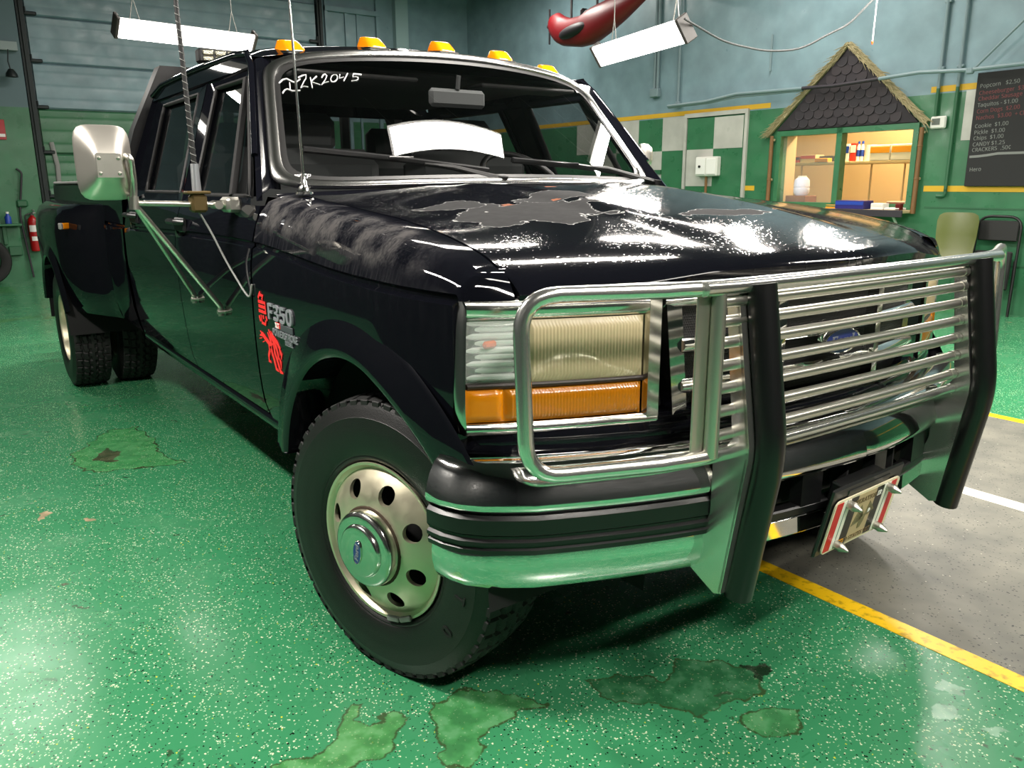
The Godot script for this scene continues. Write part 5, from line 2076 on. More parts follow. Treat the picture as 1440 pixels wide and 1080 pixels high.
# the far mirror: small, folded back against its door
func small_mirror(o: Node3D) -> void:
	var c := V(1.095, 1.452, -1.10)
	var turn := Transform3D(Basis(Vector3.UP, 0.55), c)
	var h := MB.new()
	var rows := []
	for p in [[0.040, 0.054, -0.02], [0.044, 0.058, -0.016], [0.042, 0.056, 0.0], [0.030, 0.040, 0.018], [0.016, 0.022, 0.024]]:
		var row := []
		for k in 32:
			var an := TAU * (k + 0.5) / 32.0
			var m := pow(pow(absf(cos(an)), 5.0) + pow(absf(sin(an)), 5.0), -0.2)
			row.append(turn * V(p[0] * cos(an) * m, p[1] * sin(an) * m, p[2]))
		rows.append(row)
	h.grid(rows, true)
	h.cap(rows[4], c)
	h.cap(rows[0], turn * V(0, 0, 1))
	obj("housing", h, M.mirror_steel, o, 34)
	var arm := MB.new()
	arm.tube([c + V(-0.045, 0.055, 0), c + V(-0.01, -0.06, 0.01), V(1.085, 1.345, -1.08)], 0.008, 8)
	arm.tube([c + V(-0.045, 0.055, 0), V(1.05, 1.37, -1.08), V(0.98, 1.30, -1.08)], 0.008, 8)
	obj("mirror_arm", arm, M.steel, o, 50)
	var ft := MB.new()
	ft.box(V(1.08, 1.35, -1.08), V(0.05, 0.05, 0.05), 0.008)
	ft.tube([V(1.08, 1.34, -1.08), V(0.95, 1.28, -1.08)], 0.012, 8)
	obj("door_bracket", ft, M.steel, o)


func antennas() -> void:
	# ribbed whip on the near mirror arm, with its cable
	var o := group_under(truck, "mirror_antenna")
	var p := V(-1.090, 1.272, -0.925)
	var cl := MB.new()
	cl.box(p + V(0, -0.004, 0), V(0.05, 0.058, 0.05), 0.008)
	cl.box(p + V(0, 0.030, 0), V(0.075, 0.010, 0.055), 0.003)
	obj("clamp", cl, mat("clamp_brass", Color(0.36, 0.30, 0.18), 0.5, 0.7), o)
	var fe := MB.new()
	fe.tube([p + V(0, 0.03, 0), p + V(0, 0.12, 0)], [0.015, 0.013], 12)
	obj("ferrule", fe, M.silver, o)
	var top := V(-1.105, 2.35, -0.93)
	var rod := MB.new()
	rod.tube([p + V(0, 0.11, 0), top], [0.0085, 0.0055], 8)
	obj("whip", rod, M.trim_black, o, 60)
	var sp := MB.new()
	var path := []
	for k in 520:
		var t := k / 519.0
		var c := (p + V(0, 0.12, 0)).lerp(top, t)
		var an := t * TAU * 44.0
		path.append(c + V(cos(an), 0, sin(an)) * lerpf(0.0085, 0.006, t))
	sp.tube(path, 0.0010, 4)
	obj("white_winding", sp, M.grey_plastic, o, 60)
	var cb := MB.new()
	var cpath := bend([p + V(0.0, -0.03, 0.0), p + V(0.03, -0.10, 0.02), V(-1.035, 1.08, -0.86), V(-1.012, 0.985, -0.76), V(-1.012, 0.975, -0.715), V(-1.008, 1.02, -0.70)], 0.05)
	cb.tube(cpath, 0.0035, 6)
	obj("cable", cb, M.grey_plastic, o, 60)
	var f := group_under(truck, "fender_antenna")
	var q := V(-0.85, 1.296, -0.612)
	var ba := MB.new()
	ba.lathe([Vector2(0, 0.028), Vector2(0.008, 0.027), Vector2(0.014, 0.018), Vector2(0.03, 0.010), Vector2(0.06, 0.006), Vector2(0.062, 0.0001)], Transform3D(Basis(Vector3(0, 1, 0), Vector3(-1, 0, 0), Vector3(0, 0, 1)), q), 16)
	obj("antenna_base", ba, M.chrome_worn, f)
	var wh := MB.new()
	wh.tube([q + V(0, 0.05, 0), V(-0.853, 2.1, -0.635)], [0.0042, 0.0032], 8)
	obj("whip", wh, M.chrome_worn, f, 60)


# ---------------------------------------------------------------- emblems on the near fender
func emblems() -> void:
	var o := group_under(truck, "fender_emblem")
	var at := func(z: float, y: float, out := 0.003) -> Vector3: return V(-(side_x(y) + out), y, z)
	var to_side := Basis(Vector3(0, 0, 1), Vector3(0, 1, 0), Vector3(-1, 0, 0))   # text runs towards +z, faces -x
	# silver model badge with cut-out figures
	var fig := put("model_number", text_mesh("F350", 0.062, 0.006, false, true), M.silver_paint, o)
	fig.transform = Transform3D(to_side * Basis.from_scale(Vector3(1.12, 0.78, 1)), at.call(-0.468, 0.952, 0.003))
	var bar := MB.new()
	bar.box(at.call(-0.440, 0.915, 0.002), V(0.004, 0.020, 0.135), 0.0015)
	obj("badge_bar", bar, mat("badge_grey", Color(0.25, 0.26, 0.28), 0.4), o)
	var rd := MB.new()
	rd.box(at.call(-0.490, 0.917, 0.0035), V(0.004, 0.018, 0.038), 0.0015)
	obj("red_panel", rd, M.red_decal, o)
	var xl := put("trim_letters", text_mesh("XLT", 0.015, 0.002, false, true), M.white, o)
	xl.transform = Transform3D(to_side, at.call(-0.490, 0.917, 0.006))
	var po := put("engine_letters", text_mesh("POWERSTROKE", 0.021, 0.004, false, true), M.silver_paint, o)
	po.transform = Transform3D(to_side, at.call(-0.440, 0.892, 0.003))
	var di := put("fuel_letters", text_mesh("DIESEL", 0.014, 0.003, false, true), M.silver_paint, o)
	di.transform = Transform3D(to_side, at.call(-0.412, 0.872, 0.003))
	# red written character: strokes in a unit box, brush widths
	var ch := MB.new()
	var strokes := [
		[[0.42, 1.0], [0.15, 0.80]], [[0.32, 0.92], [0.72, 0.90], [0.55, 0.78]],
		[[0.12, 0.70], [0.86, 0.70], [0.86, 0.40]], [[0.14, 0.56], [0.84, 0.56]], [[0.10, 0.41], [0.90, 0.41]],
		[[0.10, 0.26], [0.18, 0.08]], [[0.32, 0.30], [0.34, 0.06], [0.72, 0.04], [0.78, 0.16]], [[0.52, 0.30], [0.58, 0.20]], [[0.82, 0.30], [0.93, 0.18]],
	]
	for st in strokes:
		var path := []
		for p in st:
			path.append(at.call(-0.668 + p[0] * 0.085, 0.900 + p[1] * 0.103, 0.0015))
		ch.ribbon(path, 0.0048, V(-1, 0, 0))
	obj("red_character", ch, M.red_decal, o)
	# red prancing beast in brush strokes
	var be := MB.new()
	for st in [
		[[0.52, 0.98], [0.60, 0.84], [0.72, 0.72], [0.80, 0.60], [0.84, 0.42], [0.80, 0.30]], [[0.62, 0.96], [0.72, 0.82], [0.86, 0.74], [0.95, 0.62], [0.93, 0.45]],
		[[0.06, 0.74], [0.20, 0.80], [0.36, 0.70], [0.50, 0.62], [0.66, 0.66]], [[0.02, 0.66], [0.16, 0.70]], [[0.10, 0.86], [0.22, 0.78]], [[0.16, 0.60], [0.30, 0.66]],
		[[0.44, 0.62], [0.46, 0.46], [0.38, 0.32], [0.36, 0.18], [0.46, 0.16]], [[0.58, 0.62], [0.56, 0.44], [0.62, 0.28], [0.66, 0.06], [0.76, 0.02]],
		[[0.72, 0.60], [0.70, 0.44], [0.78, 0.26], [0.84, 0.04], [0.95, 0.02]], [[0.84, 0.42], [0.92, 0.28], [0.90, 0.12]], [[0.66, 0.74], [0.70, 0.56], [0.66, 0.42]],
		[[0.46, 0.90], [0.56, 0.74], [0.62, 0.60]], [[0.52, 0.52], [0.54, 0.34]], [[0.95, 0.62], [1.0, 0.50], [0.97, 0.36]],
	]:
		var path := []
		var rr := []
		for k in st.size():
			path.append(at.call(-0.690 + st[k][0] * 0.195, 0.762 + st[k][1] * 0.132, 0.001))
			rr.append(0.0075 if k > 0 and k < st.size() - 1 else 0.0015)
		be.ribbon(path, rr, V(-1, 0, 0))
	obj("red_beast", be, M.red_decal, o)


# ================================================================ things on and by the walls
func build_wall_things() -> void:
	gable()
	menu_board()
	wall_services()
	aeroplane()
	chairs()
	pier_things()


func gable() -> void:
	var t := thing("gable_panel", "painted dark gable built as raised scalloped shingles edged with straw, above the snack window", "wall panel", V(6.97, 1.95, -3.91))  # a gable painted on the wall, given raised shingles
	var b := MB.new()
	var face := Transform3D(Basis(Vector3(0, 0, 1), Vector3(0, 1, 0), Vector3(-1, 0, 0)), Vector3.ZERO)   # local x -> +z, local z -> -x (into the bay)
	b.prism(PackedVector2Array([Vector2(-0.90, -0.01), Vector2(0.90, -0.01), Vector2(0.0, 0.855)]), -0.028, 0.0, face)
	obj("backing", b, mat("slate_dark", Color(0.125, 0.105, 0.125), 0.75), t)
	var tones := [mat("slate_a", Color(0.135, 0.115, 0.135), 0.7), mat("slate_b", Color(0.115, 0.10, 0.12), 0.7), mat("slate_c", Color(0.155, 0.130, 0.145), 0.7)]
	mat("slate_edge", Color(0.235, 0.215, 0.235), 0.75)
	# one shingle: a tongue with a round lower end, lifted at that end, with a pale brushed rim
	var w := 0.066
	var sh := MB.new()
	var poly := PackedVector2Array([Vector2(w * 0.96, 0.10), Vector2(-w * 0.96, 0.10)])
	for k in 11:
		var an := PI + PI * k / 10.0
		poly.append(Vector2(w * 0.96 * cos(an), 0.055 + 0.055 * sin(an)))
	var tilt := Transform3D(Basis(Vector3.RIGHT, -0.10), V(0, 0, 0.004))
	sh.prism(poly, 0.0, 0.006, tilt)
	var shingle := sh.mesh(20)
	var rim := MB.new()
	var arc := []
	var wd := []
	for k in 13:
		var an := PI + 0.25 + (PI - 0.5) * k / 12.0
		arc.append(tilt * V(w * 0.92 * cos(an), 0.055 + 0.051 * sin(an), 0.006))
		wd.append(0.0045 * sin(PI * (k + 0.5) / 13.0))
	rim.ribbon(arc, wd, V(0, 0, 1), 0.0008)
	var rim_m := rim.mesh(30)
	var r := RandomNumberGenerator.new()
	r.seed = 4
	for row in 9:
		var y := 0.005 + 0.092 * row
		var half := 0.88 * (1.0 - (y + 0.10) / 0.855)
		var n := int(half / w)
		for k in range(-n, n + 1):
			var x := k * w * 2.0 * 0.98 + (w if row % 2 else 0.0)
			if absf(x) + w * 0.8 > half + 0.03:
				continue
			var at := face * Transform3D(Basis(Vector3(0, 0, 1), r.randf_range(-0.06, 0.06)), V(x, y, 0.002 + r.randf() * 0.002))
			var o := put("shingle", shingle, tones[r.randi() % 3], t, at)
			if r.randf() < 0.8:
				put("pale_rim", rim_m, M.slate_edge, o)
	# straw along both slopes
	for s: float in [-1.0, 1.0]:
		var st := MB.new()
		var a := Vector2(s * (1.05 if s < 0 else 1.0), -0.06 if s < 0 else -0.02)
		var c := Vector2(0, 0.885)
		var dir := (c - a).normalized()
		var nrm := Vector2(-dir.y, dir.x) * s
		var band := PackedVector2Array([a - nrm * 0.03, a + nrm * 0.035, c + nrm * 0.02, c - nrm * 0.03])
		st.prism(band, -0.02, 0.018, face)
		for k in 210:
			var q := a.lerp(c, r.randf())
			var d := (-dir).rotated(s * r.randf_range(-0.35, 0.55)) * r.randf_range(0.05, 0.13)
			var o := nrm * r.randf_range(-0.035, 0.03)
			var p0 := face * V(q.x + o.x, q.y + o.y, 0.02)
			var p1 := face * V(q.x + o.x + d.x, q.y + o.y + d.y, 0.022 + r.randf() * 0.02)
			st.tube([p0, p1], [0.005, 0.0015], 4)
		stuff(obj("straw_edge", st, M.straw, t))
	# bamboo poles either side of the window
	for z in [-4.86, -2.945]:
		var bm := thing("bamboo_pole", "brown bamboo pole upright at the %s of the snack window" % ["chequered-door side" if z < -4.0 else "menu-board side"], "pole", V(6.95, 0.98, z), 0.0, "bamboo poles beside the snack window")
		var pl := MB.new()
		pl.lathe([Vector2(0, 0.0001), Vector2(0, 0.026), Vector2(0.36, 0.025), Vector2(0.37, 0.031), Vector2(0.38, 0.025), Vector2(0.70, 0.024), Vector2(0.71, 0.030), Vector2(0.72, 0.024), Vector2(0.90, 0.023), Vector2(0.90, 0.0001)], Transform3D(Basis(Vector3(0, 1, 0), Vector3(-1, 0, 0), Vector3(0, 0, 1)), Vector3.ZERO), 12)
		obj("cane", pl, M.bamboo, bm)
		var nd := MB.new()
		nd.box(V(0.02, 0.37, 0), V(0.03, 0.03, 0.065), 0.006)
		nd.box(V(0.02, 0.85, 0), V(0.03, 0.03, 0.065), 0.006)
		obj("tie", nd, M.straw, bm)


func menu_board() -> void:
	var t := thing("menu_board", "black chalkboard menu with handwritten snack prices hanging right of the snack window", "chalkboard", V(6.97, 1.27, -1.75))
	var b := MB.new()
	b.span(V(-0.012, 0, -0.69), V(0.012, 1.10, 0.75), 0.004)
	obj("board", b, M.chalkboard, t)
	var ln := MB.new()
	ln.ribbon([V(-0.0125, 0.292, -0.67), V(-0.0125, 0.296, -0.58), V(-0.0125, 0.304, -0.50), V(-0.0125, 0.318, -0.40), V(-0.0125, 0.322, 0.7)], 0.012, V(-1, 0, 0))
	obj("chalk_line", ln, M.chalk, t)
	var face := Basis(Vector3(0, 0, 1), Vector3(0, 1, 0), Vector3(-1, 0, 0))
	var lines := [
		["Popcorn   $2.50", 0.972, M.chalkboard], ["Cheeseburger  $3.00", 0.905, M.chalk_red], ["Cheddar Sausage  $3.00", 0.850, M.chalk_red], ["Taquitos - $1.00", 0.790, M.chalk], ["Corn Dogs  $2.00", 0.730, M.chalk_red], ["Nachos  $3.00  + Chili", 0.668, M.chalk_red],
		["Cookie  $1.00", 0.588, M.chalk], ["Pickle  $1.00", 0.527, M.chalk], ["Chips  $1.00", 0.470, M.chalk], ["CANDY $1.25", 0.410, M.chalk], ["CRACKERS  .50¢", 0.357, M.chalk],
		["Hero", 0.165, M.chalk],
	]
	for l in lines:
		var tm := text_mesh(l[0], 0.038, 0.001)
		tm.horizontal_alignment = HORIZONTAL_ALIGNMENT_LEFT
		var o := put("chalk_writing", tm, M.chalk if l[2] == M.chalkboard else l[2], t)
		var lean = 0.06 * (1.0 - l[1])
		o.transform = Transform3D(face * Basis(Vector3(0, 0, 1), 0.05), V(-0.0130, l[1], -0.655 - lean * 0.0))


func wall_services() -> void:
	# thermostat
	var th := thing("thermostat", "small white thermostat on the green wall beside the straw-edged gable", "thermostat", V(6.985, 1.92, -2.79))
	var b := MB.new()
	b.box(V(-0.012, 0, 0), V(0.03, 0.125, 0.165), 0.012)
	obj("case", b, M.white_plastic, th)
	var sc := MB.new()
	sc.box(V(-0.027, 0.008, -0.02), V(0.004, 0.065, 0.085), 0.001)
	obj("screen", sc, mat("lcd_green", Color(0.22, 0.27, 0.22), 0.3), th)
	# panel box on the chequered door
	var pb := thing("panel_box", "white electrical box with two covers mounted on the chequered door", "electrical box", V(6.96, 1.53, -5.86))
	b = MB.new()
	b.box(V(-0.03, 0, 0), V(0.09, 0.255, 0.38), 0.012)
	obj("body", b, M.white_plastic, pb)
	for s in [-1.0, 1.0]:
		var c := MB.new()
		c.box(V(-0.078, 0, s * 0.092), V(0.012, 0.21, 0.165), 0.006)
		obj("cover", c, M.white, pb)
	var kn := MB.new()
	kn.tube([V(-0.08, 0.0, -0.10), V(-0.10, 0.0, -0.10)], 0.016, 10)
	obj("key_knob", kn, M.trim_black, pb)
	var st := MB.new()
	st.tube([V(-0.03, -0.13, -0.02), V(-0.03, -0.38, -0.02)], 0.018, 8)
	obj("stub_pipe", st, M.bamboo, pb)
	# upright conduits
	for q in [[-2.83, 3.12, 1.99, "nearer the snack window"], [-2.63, 4.6, 1.22, "nearer the menu board"]]:
		var c := thing("conduit", "thin painted conduit running up the right wall, %s of the pair" % q[3], "conduit", V(6.97, q[2], q[0]), 0.0, "upright conduits by the menu board")
		var m := MB.new()
		m.tube([V(0, 2.26 - q[2], 0), V(0, 4.65 - q[2], 0)], 0.018, 8)
		obj("upper_run", m, M.conduit, c)
		m = MB.new()
		m.tube([V(0, 0, 0), V(0, 2.26 - q[2], 0)], 0.018, 8)
		obj("lower_run", m, M.conduit_green, c)
		for y in [2.46, 3.1]:
			var cl := MB.new()
			cl.box(V(0.01, y - q[2], 0), V(0.04, 0.03, 0.07), 0.006)
			obj("clip", cl, M.conduit, c)
		if q[2] < 1.5:
			var e := MB.new()
			e.tube(bend([V(0, 0.02, 0), V(0, -0.05, 0), V(0, -0.05, -0.09)], 0.04), 0.018, 8)
			obj("elbow", e, M.conduit_green, c)
	# level conduit across the wall and the gable
	var h := thing("level_conduit", "long level conduit crossing the blue wall and the dark gable", "conduit", V(6.875, 2.39, -4.5))
	var m := MB.new()
	m.tube([V(0, -0.03, -2.1), V(0, -0.02, -1.4), V(0, 0.03, -0.9), V(0, 0.01, 0.08)], 0.02, 8)
	m.tube([V(0.02, -0.05, -2.1), V(0.02, -0.04, -1.4), V(0.02, 0.0, -0.9), V(0.02, -0.01, 0.08)], 0.016, 8)
	obj("blue_run", m, M.conduit, h)
	m = MB.new()
	m.tube([V(0, 0.01, 0.08), V(0, 0.0, 0.5), V(0, 0.02, 1.05)], 0.02, 8)
	obj("dark_run", m, M.conduit_dark, h)
	m = MB.new()
	m.tube([V(0, 0.02, 1.05), V(0, 0.04, 1.5), V(0, 0.01, 2.0), V(0, 0.02, 4.5)], 0.02, 8)
	obj("blue_run", m, M.conduit, h)
	m = MB.new()
	m.box(V(0, 0.0, 2.02), V(0.05, 0.06, 0.07), 0.01)
	obj("junction", m, M.conduit, h)
	m = MB.new()
	m.tube([V(0, 0.0, 2.04), V(0, 0.38, 2.44), V(0, 1.3, 3.4)], 0.012, 8)
	obj("slanting_run", m, M.conduit, h)
	# pipes behind the tilted lamp
	for q in [[-6.97, 2.62, 0.02, "pair of thin pipes ending in a small box on the wall behind the lamp"], [-6.50, 2.40, 0.018, "single thin pipe on the blue wall ending above the yellow stripe"], [-4.975, 2.66, 0.012, "short thin loose wire hanging down the blue wall beside the gable"]]:
		var c := thing("wall_pipe", q[3], "pipe", V(6.97, q[1], q[0]), 0.0, "thin pipes on the blue wall")
		m = MB.new()
		m.tube([V(0, 0, 0), V(0, (0.42 if q[0] > -5.0 else 4.65 - q[1]), 0)], q[2], 8)
		if q[0] < -6.9:
			m.tube([V(0, 0, 0.06), V(0, 4.65 - q[1], 0.06)], q[2], 8)
			m.box(V(0, -0.05, 0.02), V(0.08, 0.12, 0.16), 0.012)
		elif q[0] < -6.0:
			m.box(V(0, -0.02, 0), V(0.05, 0.07, 0.08), 0.01)
		obj("run", m, M.conduit, c)
	# lamp cable sagging from the tilted lamp to the next
	var cb := thing("lamp_cable", "pale grey cable sagging from the tilted shop light towards the next one", "cable", V(2.45, 2.40, -2.25))
	m = MB.new()
	var o := V(2.45, 2.40, -2.25)
	m.tube(bend([V(0.03, -0.02, 0.05), V(2.95, 2.28, -2.25) - o, V(3.35, 2.245, -2.19) - o, V(3.55, 2.26, -2.05) - o, V(3.68, 2.36, -1.92) - o, V(3.80, 2.42, -1.85) - o, V(3.93, 2.62, -1.72) - o], 0.15), 0.0075, 8)
	tag(cb, "pale grey cable sagging from the tilted shop light towards the next one", "cable")
	obj("cord", m, M.cable_grey, cb)
	# pull cord with its bead
	var pc := thing("pull_cord", "white pull cord with an orange bead dangling before the dark gable", "cord", V(3.72, 2.27, -1.60))
	m = MB.new()
	m.tube([V(0, 0, 0), V(0.015, 0.55, 0)], 0.004, 6)
	obj("string", m, M.white, pc)
	m = MB.new()
	m.tube([V(0, -0.02, 0), V(0, 0, 0)], [0.004, 0.009], 8)
	obj("bead", m, M.orange_bulb, pc)


# red toy-like aeroplane with its nose to the left, hung on two rods
func aeroplane() -> void:
	var t := thing("aeroplane", "dark red toy aeroplane hung by rods high on the blue wall", "aeroplane", V(6.3, 3.45, -7.6))
	var body := MB.new()
	var rows := []
	for p in [[-0.93, 0.17, 0.001], [-0.92, 0.17, 0.04], [-0.86, 0.165, 0.12], [-0.74, 0.12, 0.165], [-0.62, 0.06, 0.16], [-0.45, 0.02, 0.15], [-0.2, 0.0, 0.165], [0.05, 0.04, 0.19], [0.35, 0.11, 0.17], [0.65, 0.19, 0.14], [0.95, 0.28, 0.10], [1.25, 0.38, 0.06], [1.30, 0.40, 0.001]]:
		var row := []
		for k in 20:
			var an := TAU * k / 20.0
			row.append(V(cos(an) * p[2], p[1] + sin(an) * p[2] * 1.3, p[0]))
		rows.append(row)
	body.grid(rows, true)
	obj("fuselage", body, M.plane_red, t, 60)
	var fin := MB.new()
	fin.prism(PackedVector2Array([Vector2(0.85, 0.32), Vector2(1.25, 0.42), Vector2(1.42, 0.78), Vector2(1.15, 0.72)]), -0.02, 0.02, Transform3D(Basis(Vector3(0, 0, 1), Vector3(0, 1, 0), Vector3(-1, 0, 0)), Vector3.ZERO))
	obj("tail_fin", fin, M.plane_red, t)
	var tp := MB.new()
	tp.box(V(0, 0.40, 1.12), V(0.75, 0.025, 0.24), 0.01)
	obj("tailplane", tp, M.plane_dark, t)
	for sx: float in [-1.0, 1.0]:
		var w := MB.new()
		var wr := []
		for i in 9:
			var c := -1.0 + i / 4.0
			var q := sqrt(maxf(0.0, 1.0 - c * c)) + 0.001
			var row := []
			for k in 14:
				var an := TAU * k / 14.0
				row.append(V(sx * (0.15 + 0.09 * q * cos(an)), 0.0 + 0.085 * q * sin(an) + 0.04 * c, -0.22 + 0.34 * c))
			wr.append(row)
		w.grid(wr, true)
		obj("wing_root", w, M.plane_dark, t, 60)
	var ck := MB.new()
	ck.box(V(0, 0.22, -0.16), V(0.14, 0.16, 0.08), 0.03)
	ck.box(V(0, 0.20, -0.02), V(0.2, 0.12, 0.22), 0.05)
	obj("cockpit", ck, M.plane_dark, t)
	var pr := MB.new()
	pr.box(V(0, 0.17, -0.97), V(0.03, 0.50, 0.02), 0.006)
	pr.lathe([Vector2(0, 0.05), Vector2(0.05, 0.03), Vector2(0.07, 0.0001)], Transform3D(Basis(Vector3(0, 0, -1), Vector3(0, 1, 0), Vector3(1, 0, 0)), V(0, 0.17, -0.95)), 12)
	obj("propeller", pr, M.plane_dark, t)
	for z in [-0.45, 0.12]:
		var rd := MB.new()
		rd.tube([V(0, 0.14, z), V(0, 1.22, z)], 0.018, 8)
		obj("hanging_rod", rd, M.plane_dark, t)


func chairs() -> void:
	# olive moulded chair; its back faces the bay
	var t := thing("moulded_chair", "olive green moulded plastic chair standing by the right wall below the menu board", "chair", V(6.45, 0, -2.24))
	var b := MB.new()
	var rows := []
	for p in [[-0.16, 0.53, 0.19, 0.0], [0.10, 0.52, 0.20, 0.0], [0.22, 0.55, 0.185, 0.01], [0.27, 0.66, 0.17, 0.02], [0.285, 0.80, 0.185, 0.03], [0.31, 0.96, 0.19, 0.03], [0.325, 1.015, 0.175, 0.03]]:
		var row := []
		for k in 11:
			var u := -1.0 + k / 5.0
			row.append(V(p[0] - p[3] * (1.0 - u * u), p[1] + (0.02 * u * u if p[1] < 0.6 else -0.03 * pow(absf(u), 6.0)), u * p[2]))
		rows.append(row)
	b.grid(rows)
	var back := []
	for r in rows:
		var q := []
		for p: Vector3 in r:
			q.append(p + V(0.012, -0.008, 0))
		back.append(q)
	b.grid(back)
	for e in [0, 10]:
		var a := []
		for i in rows.size():
			a.append([rows[i][e], back[i][e]])
		b.grid(a)
	b.grid([rows[6], back[6]])
	obj("shell", b, M.olive, t, 50)
	for sx in [-0.13, 0.16]:
		for sz in [-0.17, 0.17]:
			var l := MB.new()
			l.tube([V(sx * 0.8, 0.52, sz * 0.8), V(sx * 1.2, 0.0, sz * 1.15)], 0.012, 8)
			obj("leg", l, M.steel, t)
	t.rotation.y = 0.35
	# folded black chair leaning behind it
	var f := thing("folding_chair", "black folding chair leaning on the right wall behind the olive chair", "chair", V(6.86, 0, -2.02))
	f.rotation.z = -0.06
	for s in [-1.0, 1.0]:
		var l := MB.new()
		l.tube([V(0.03, 0.0, s * 0.2), V(0.0, 0.55, s * 0.2)], 0.013, 8)
		obj("leg", l, M.trim_black, f)
	var fr := MB.new()
	fr.tube(bend([V(0, 0.0, -0.215), V(0, 0.98, -0.205), V(0, 0.98, 0.205), V(0, 0.0, 0.215)], 0.13), 0.014, 8)
	obj("frame", fr, M.trim_black, f, 60)
	var bk := MB.new()
	bk.box(V(0.0, 0.84, 0), V(0.02, 0.20, 0.38), 0.009)
	obj("backrest", bk, M.trim_black, f)
	var st := MB.new()
	st.box(V(-0.03, 0.45, 0), V(0.025, 0.38, 0.36), 0.011)
	obj("seat", st, M.trim_black, f)


func pier_things() -> void:
	# fire extinguisher on the pier by the tall door
	var t := thing("fire_extinguisher", "red fire extinguisher with white labels hanging on the green pier", "fire extinguisher", V(-0.615, 0.42, -11.52))
	var up := Transform3D(Basis(Vector3(0, 1, 0), Vector3(-1, 0, 0), Vector3(0, 0, 1)), Vector3.ZERO)
	var b := MB.new()
	b.lathe([Vector2(0, 0.0001), Vector2(0, 0.062), Vector2(0.02, 0.07), Vector2(0.40, 0.07), Vector2(0.45, 0.055), Vector2(0.48, 0.025), Vector2(0.50, 0.022), Vector2(0.50, 0.0001)], up, 24)
	obj("cylinder", b, M.extinguisher_red, t, 50)
	for q in [[0.27, 0.36], [0.145, 0.205]]:
		b = MB.new()
		var rows := []
		for y in q:
			var row := []
			for k in 9:
				var an := -0.9 + 1.8 * k / 8.0 + (0.25 if y < 0.25 else 0.0)
				row.append(V(sin(an) * 0.0712, y, cos(an) * 0.0712))
			rows.append(row)
		b.grid(rows)
		obj("paper_label", b, M.white, t)
	b = MB.new()
	b.box(V(0.02, 0.53, 0.02), V(0.04, 0.03, 0.12), 0.008)
	b.box(V(0.02, 0.565, 0.03), V(0.03, 0.015, 0.14), 0.006)
	b.tube([V(0, 0.49, 0), V(0, 0.53, 0)], 0.02, 10)
	obj("valve", b, M.grey_plastic, t)
	b = MB.new()
	b.tube(bend([V(-0.02, 0.52, 0), V(-0.09, 0.50, 0.02), V(-0.085, 0.20, 0.02)], 0.05), 0.009, 8)
	obj("hose", b, M.trim_black, t)
	# ledge with a small blue bottle
	var s := thing("wall_shelf", "small green shelf bracket fixed to the left pier", "shelf", V(-0.98, 0.80, -11.38))
	b = MB.new()
	b.box(V(0, 0, 0), V(0.42, 0.03, 0.2), 0.006)
	obj("board", b, M.wall_green, s)
	b = MB.new()
	b.box(V(0, -0.14, -0.05), V(0.05, 0.26, 0.06), 0.006)
	b.box(V(0.1, -0.36, -0.06), V(0.16, 0.13, 0.08), 0.01)
	obj("bracket", b, M.conduit_green, s)
	var bo := thing("bottle", "small blue bottle standing on the left pier's shelf", "bottle", V(-0.92, 0.816, -11.36))
	b = MB.new()
	b.lathe([Vector2(0, 0.0001), Vector2(0, 0.04), Vector2(0.09, 0.04), Vector2(0.115, 0.02), Vector2(0.14, 0.018), Vector2(0.14, 0.0001)], up, 16)
	obj("body", b, M.bottle_blue, bo, 50)
	b = MB.new()
	b.lathe([Vector2(0.135, 0.021), Vector2(0.16, 0.021), Vector2(0.16, 0.0001)], up, 12)
	obj("cap", b, M.white, bo)
	var h := thing("hanging_hose", "thin dark hose hanging down the left pier beside the fire extinguisher", "hose", V(-0.76, 0.0, -11.56))
	b = MB.new()
	b.tube(bend([V(0.04, 1.55, 0), V(0.10, 1.50, 0.02), V(0.04, 1.15, 0.02), V(0.0, 0.9, 0.02), V(0.03, 0.5, 0.02), V(0.06, 0.05, 0.03)], 0.15), 0.014, 8)
	obj("tube", b, M.conduit_dark, h)
	b = MB.new()
	b.box(V(0.05, 1.08, 0.02), V(0.14, 0.10, 0.06), 0.02)
	obj("valve_box", b, M.conduit_green, h)
	var rs := thing("red_sign", "red sign with white edge at the left end of the green pier", "sign", V(-0.87, 2.06, -11.47))
	b = MB.new()
	b.box(V(0, 0, 0), V(0.17, 0.26, 0.012), 0.003)
	obj("plate", b, M.extinguisher_red, rs)
	b = MB.new()
	b.box(V(0.03, -0.075, 0.007), V(0.09, 0.04, 0.004), 0.001)
	obj("white_band", b, M.white, rs)
	var sp := thing("tyre", "black tyre lying against the foot of the left pier", "tyre", V(-1.28, 0.33, -11.28))
	b = MB.new()
	b.lathe([Vector2(-0.08, 0.20), Vector2(-0.10, 0.26), Vector2(-0.09, 0.31), Vector2(0.0, 0.33), Vector2(0.09, 0.31), Vector2(0.10, 0.26), Vector2(0.08, 0.20), Vector2(-0.08, 0.20)], Transform3D(Basis(Vector3(0, 0, 1), Vector3(0, 1, 0), Vector3(-1, 0, 0)), Vector3.ZERO), 32)
	obj("casing", b, M.tread_rubber, sp, 50)
	# wall lamp hook and ledge lamp on the pier's upper part
	var k := thing("clamp_lamp", "small dark clamp lamp hanging under the grey ledge at upper left", "lamp", V(-0.62, 2.80, -11.48))
	b = MB.new()
	b.tube([V(0, 0, 0.06), V(-0.02, 0.14, 0.04), V(0.0, 0.29, 0.03)], 0.008, 6)
	obj("hook", b, M.track, k)
	b = MB.new()
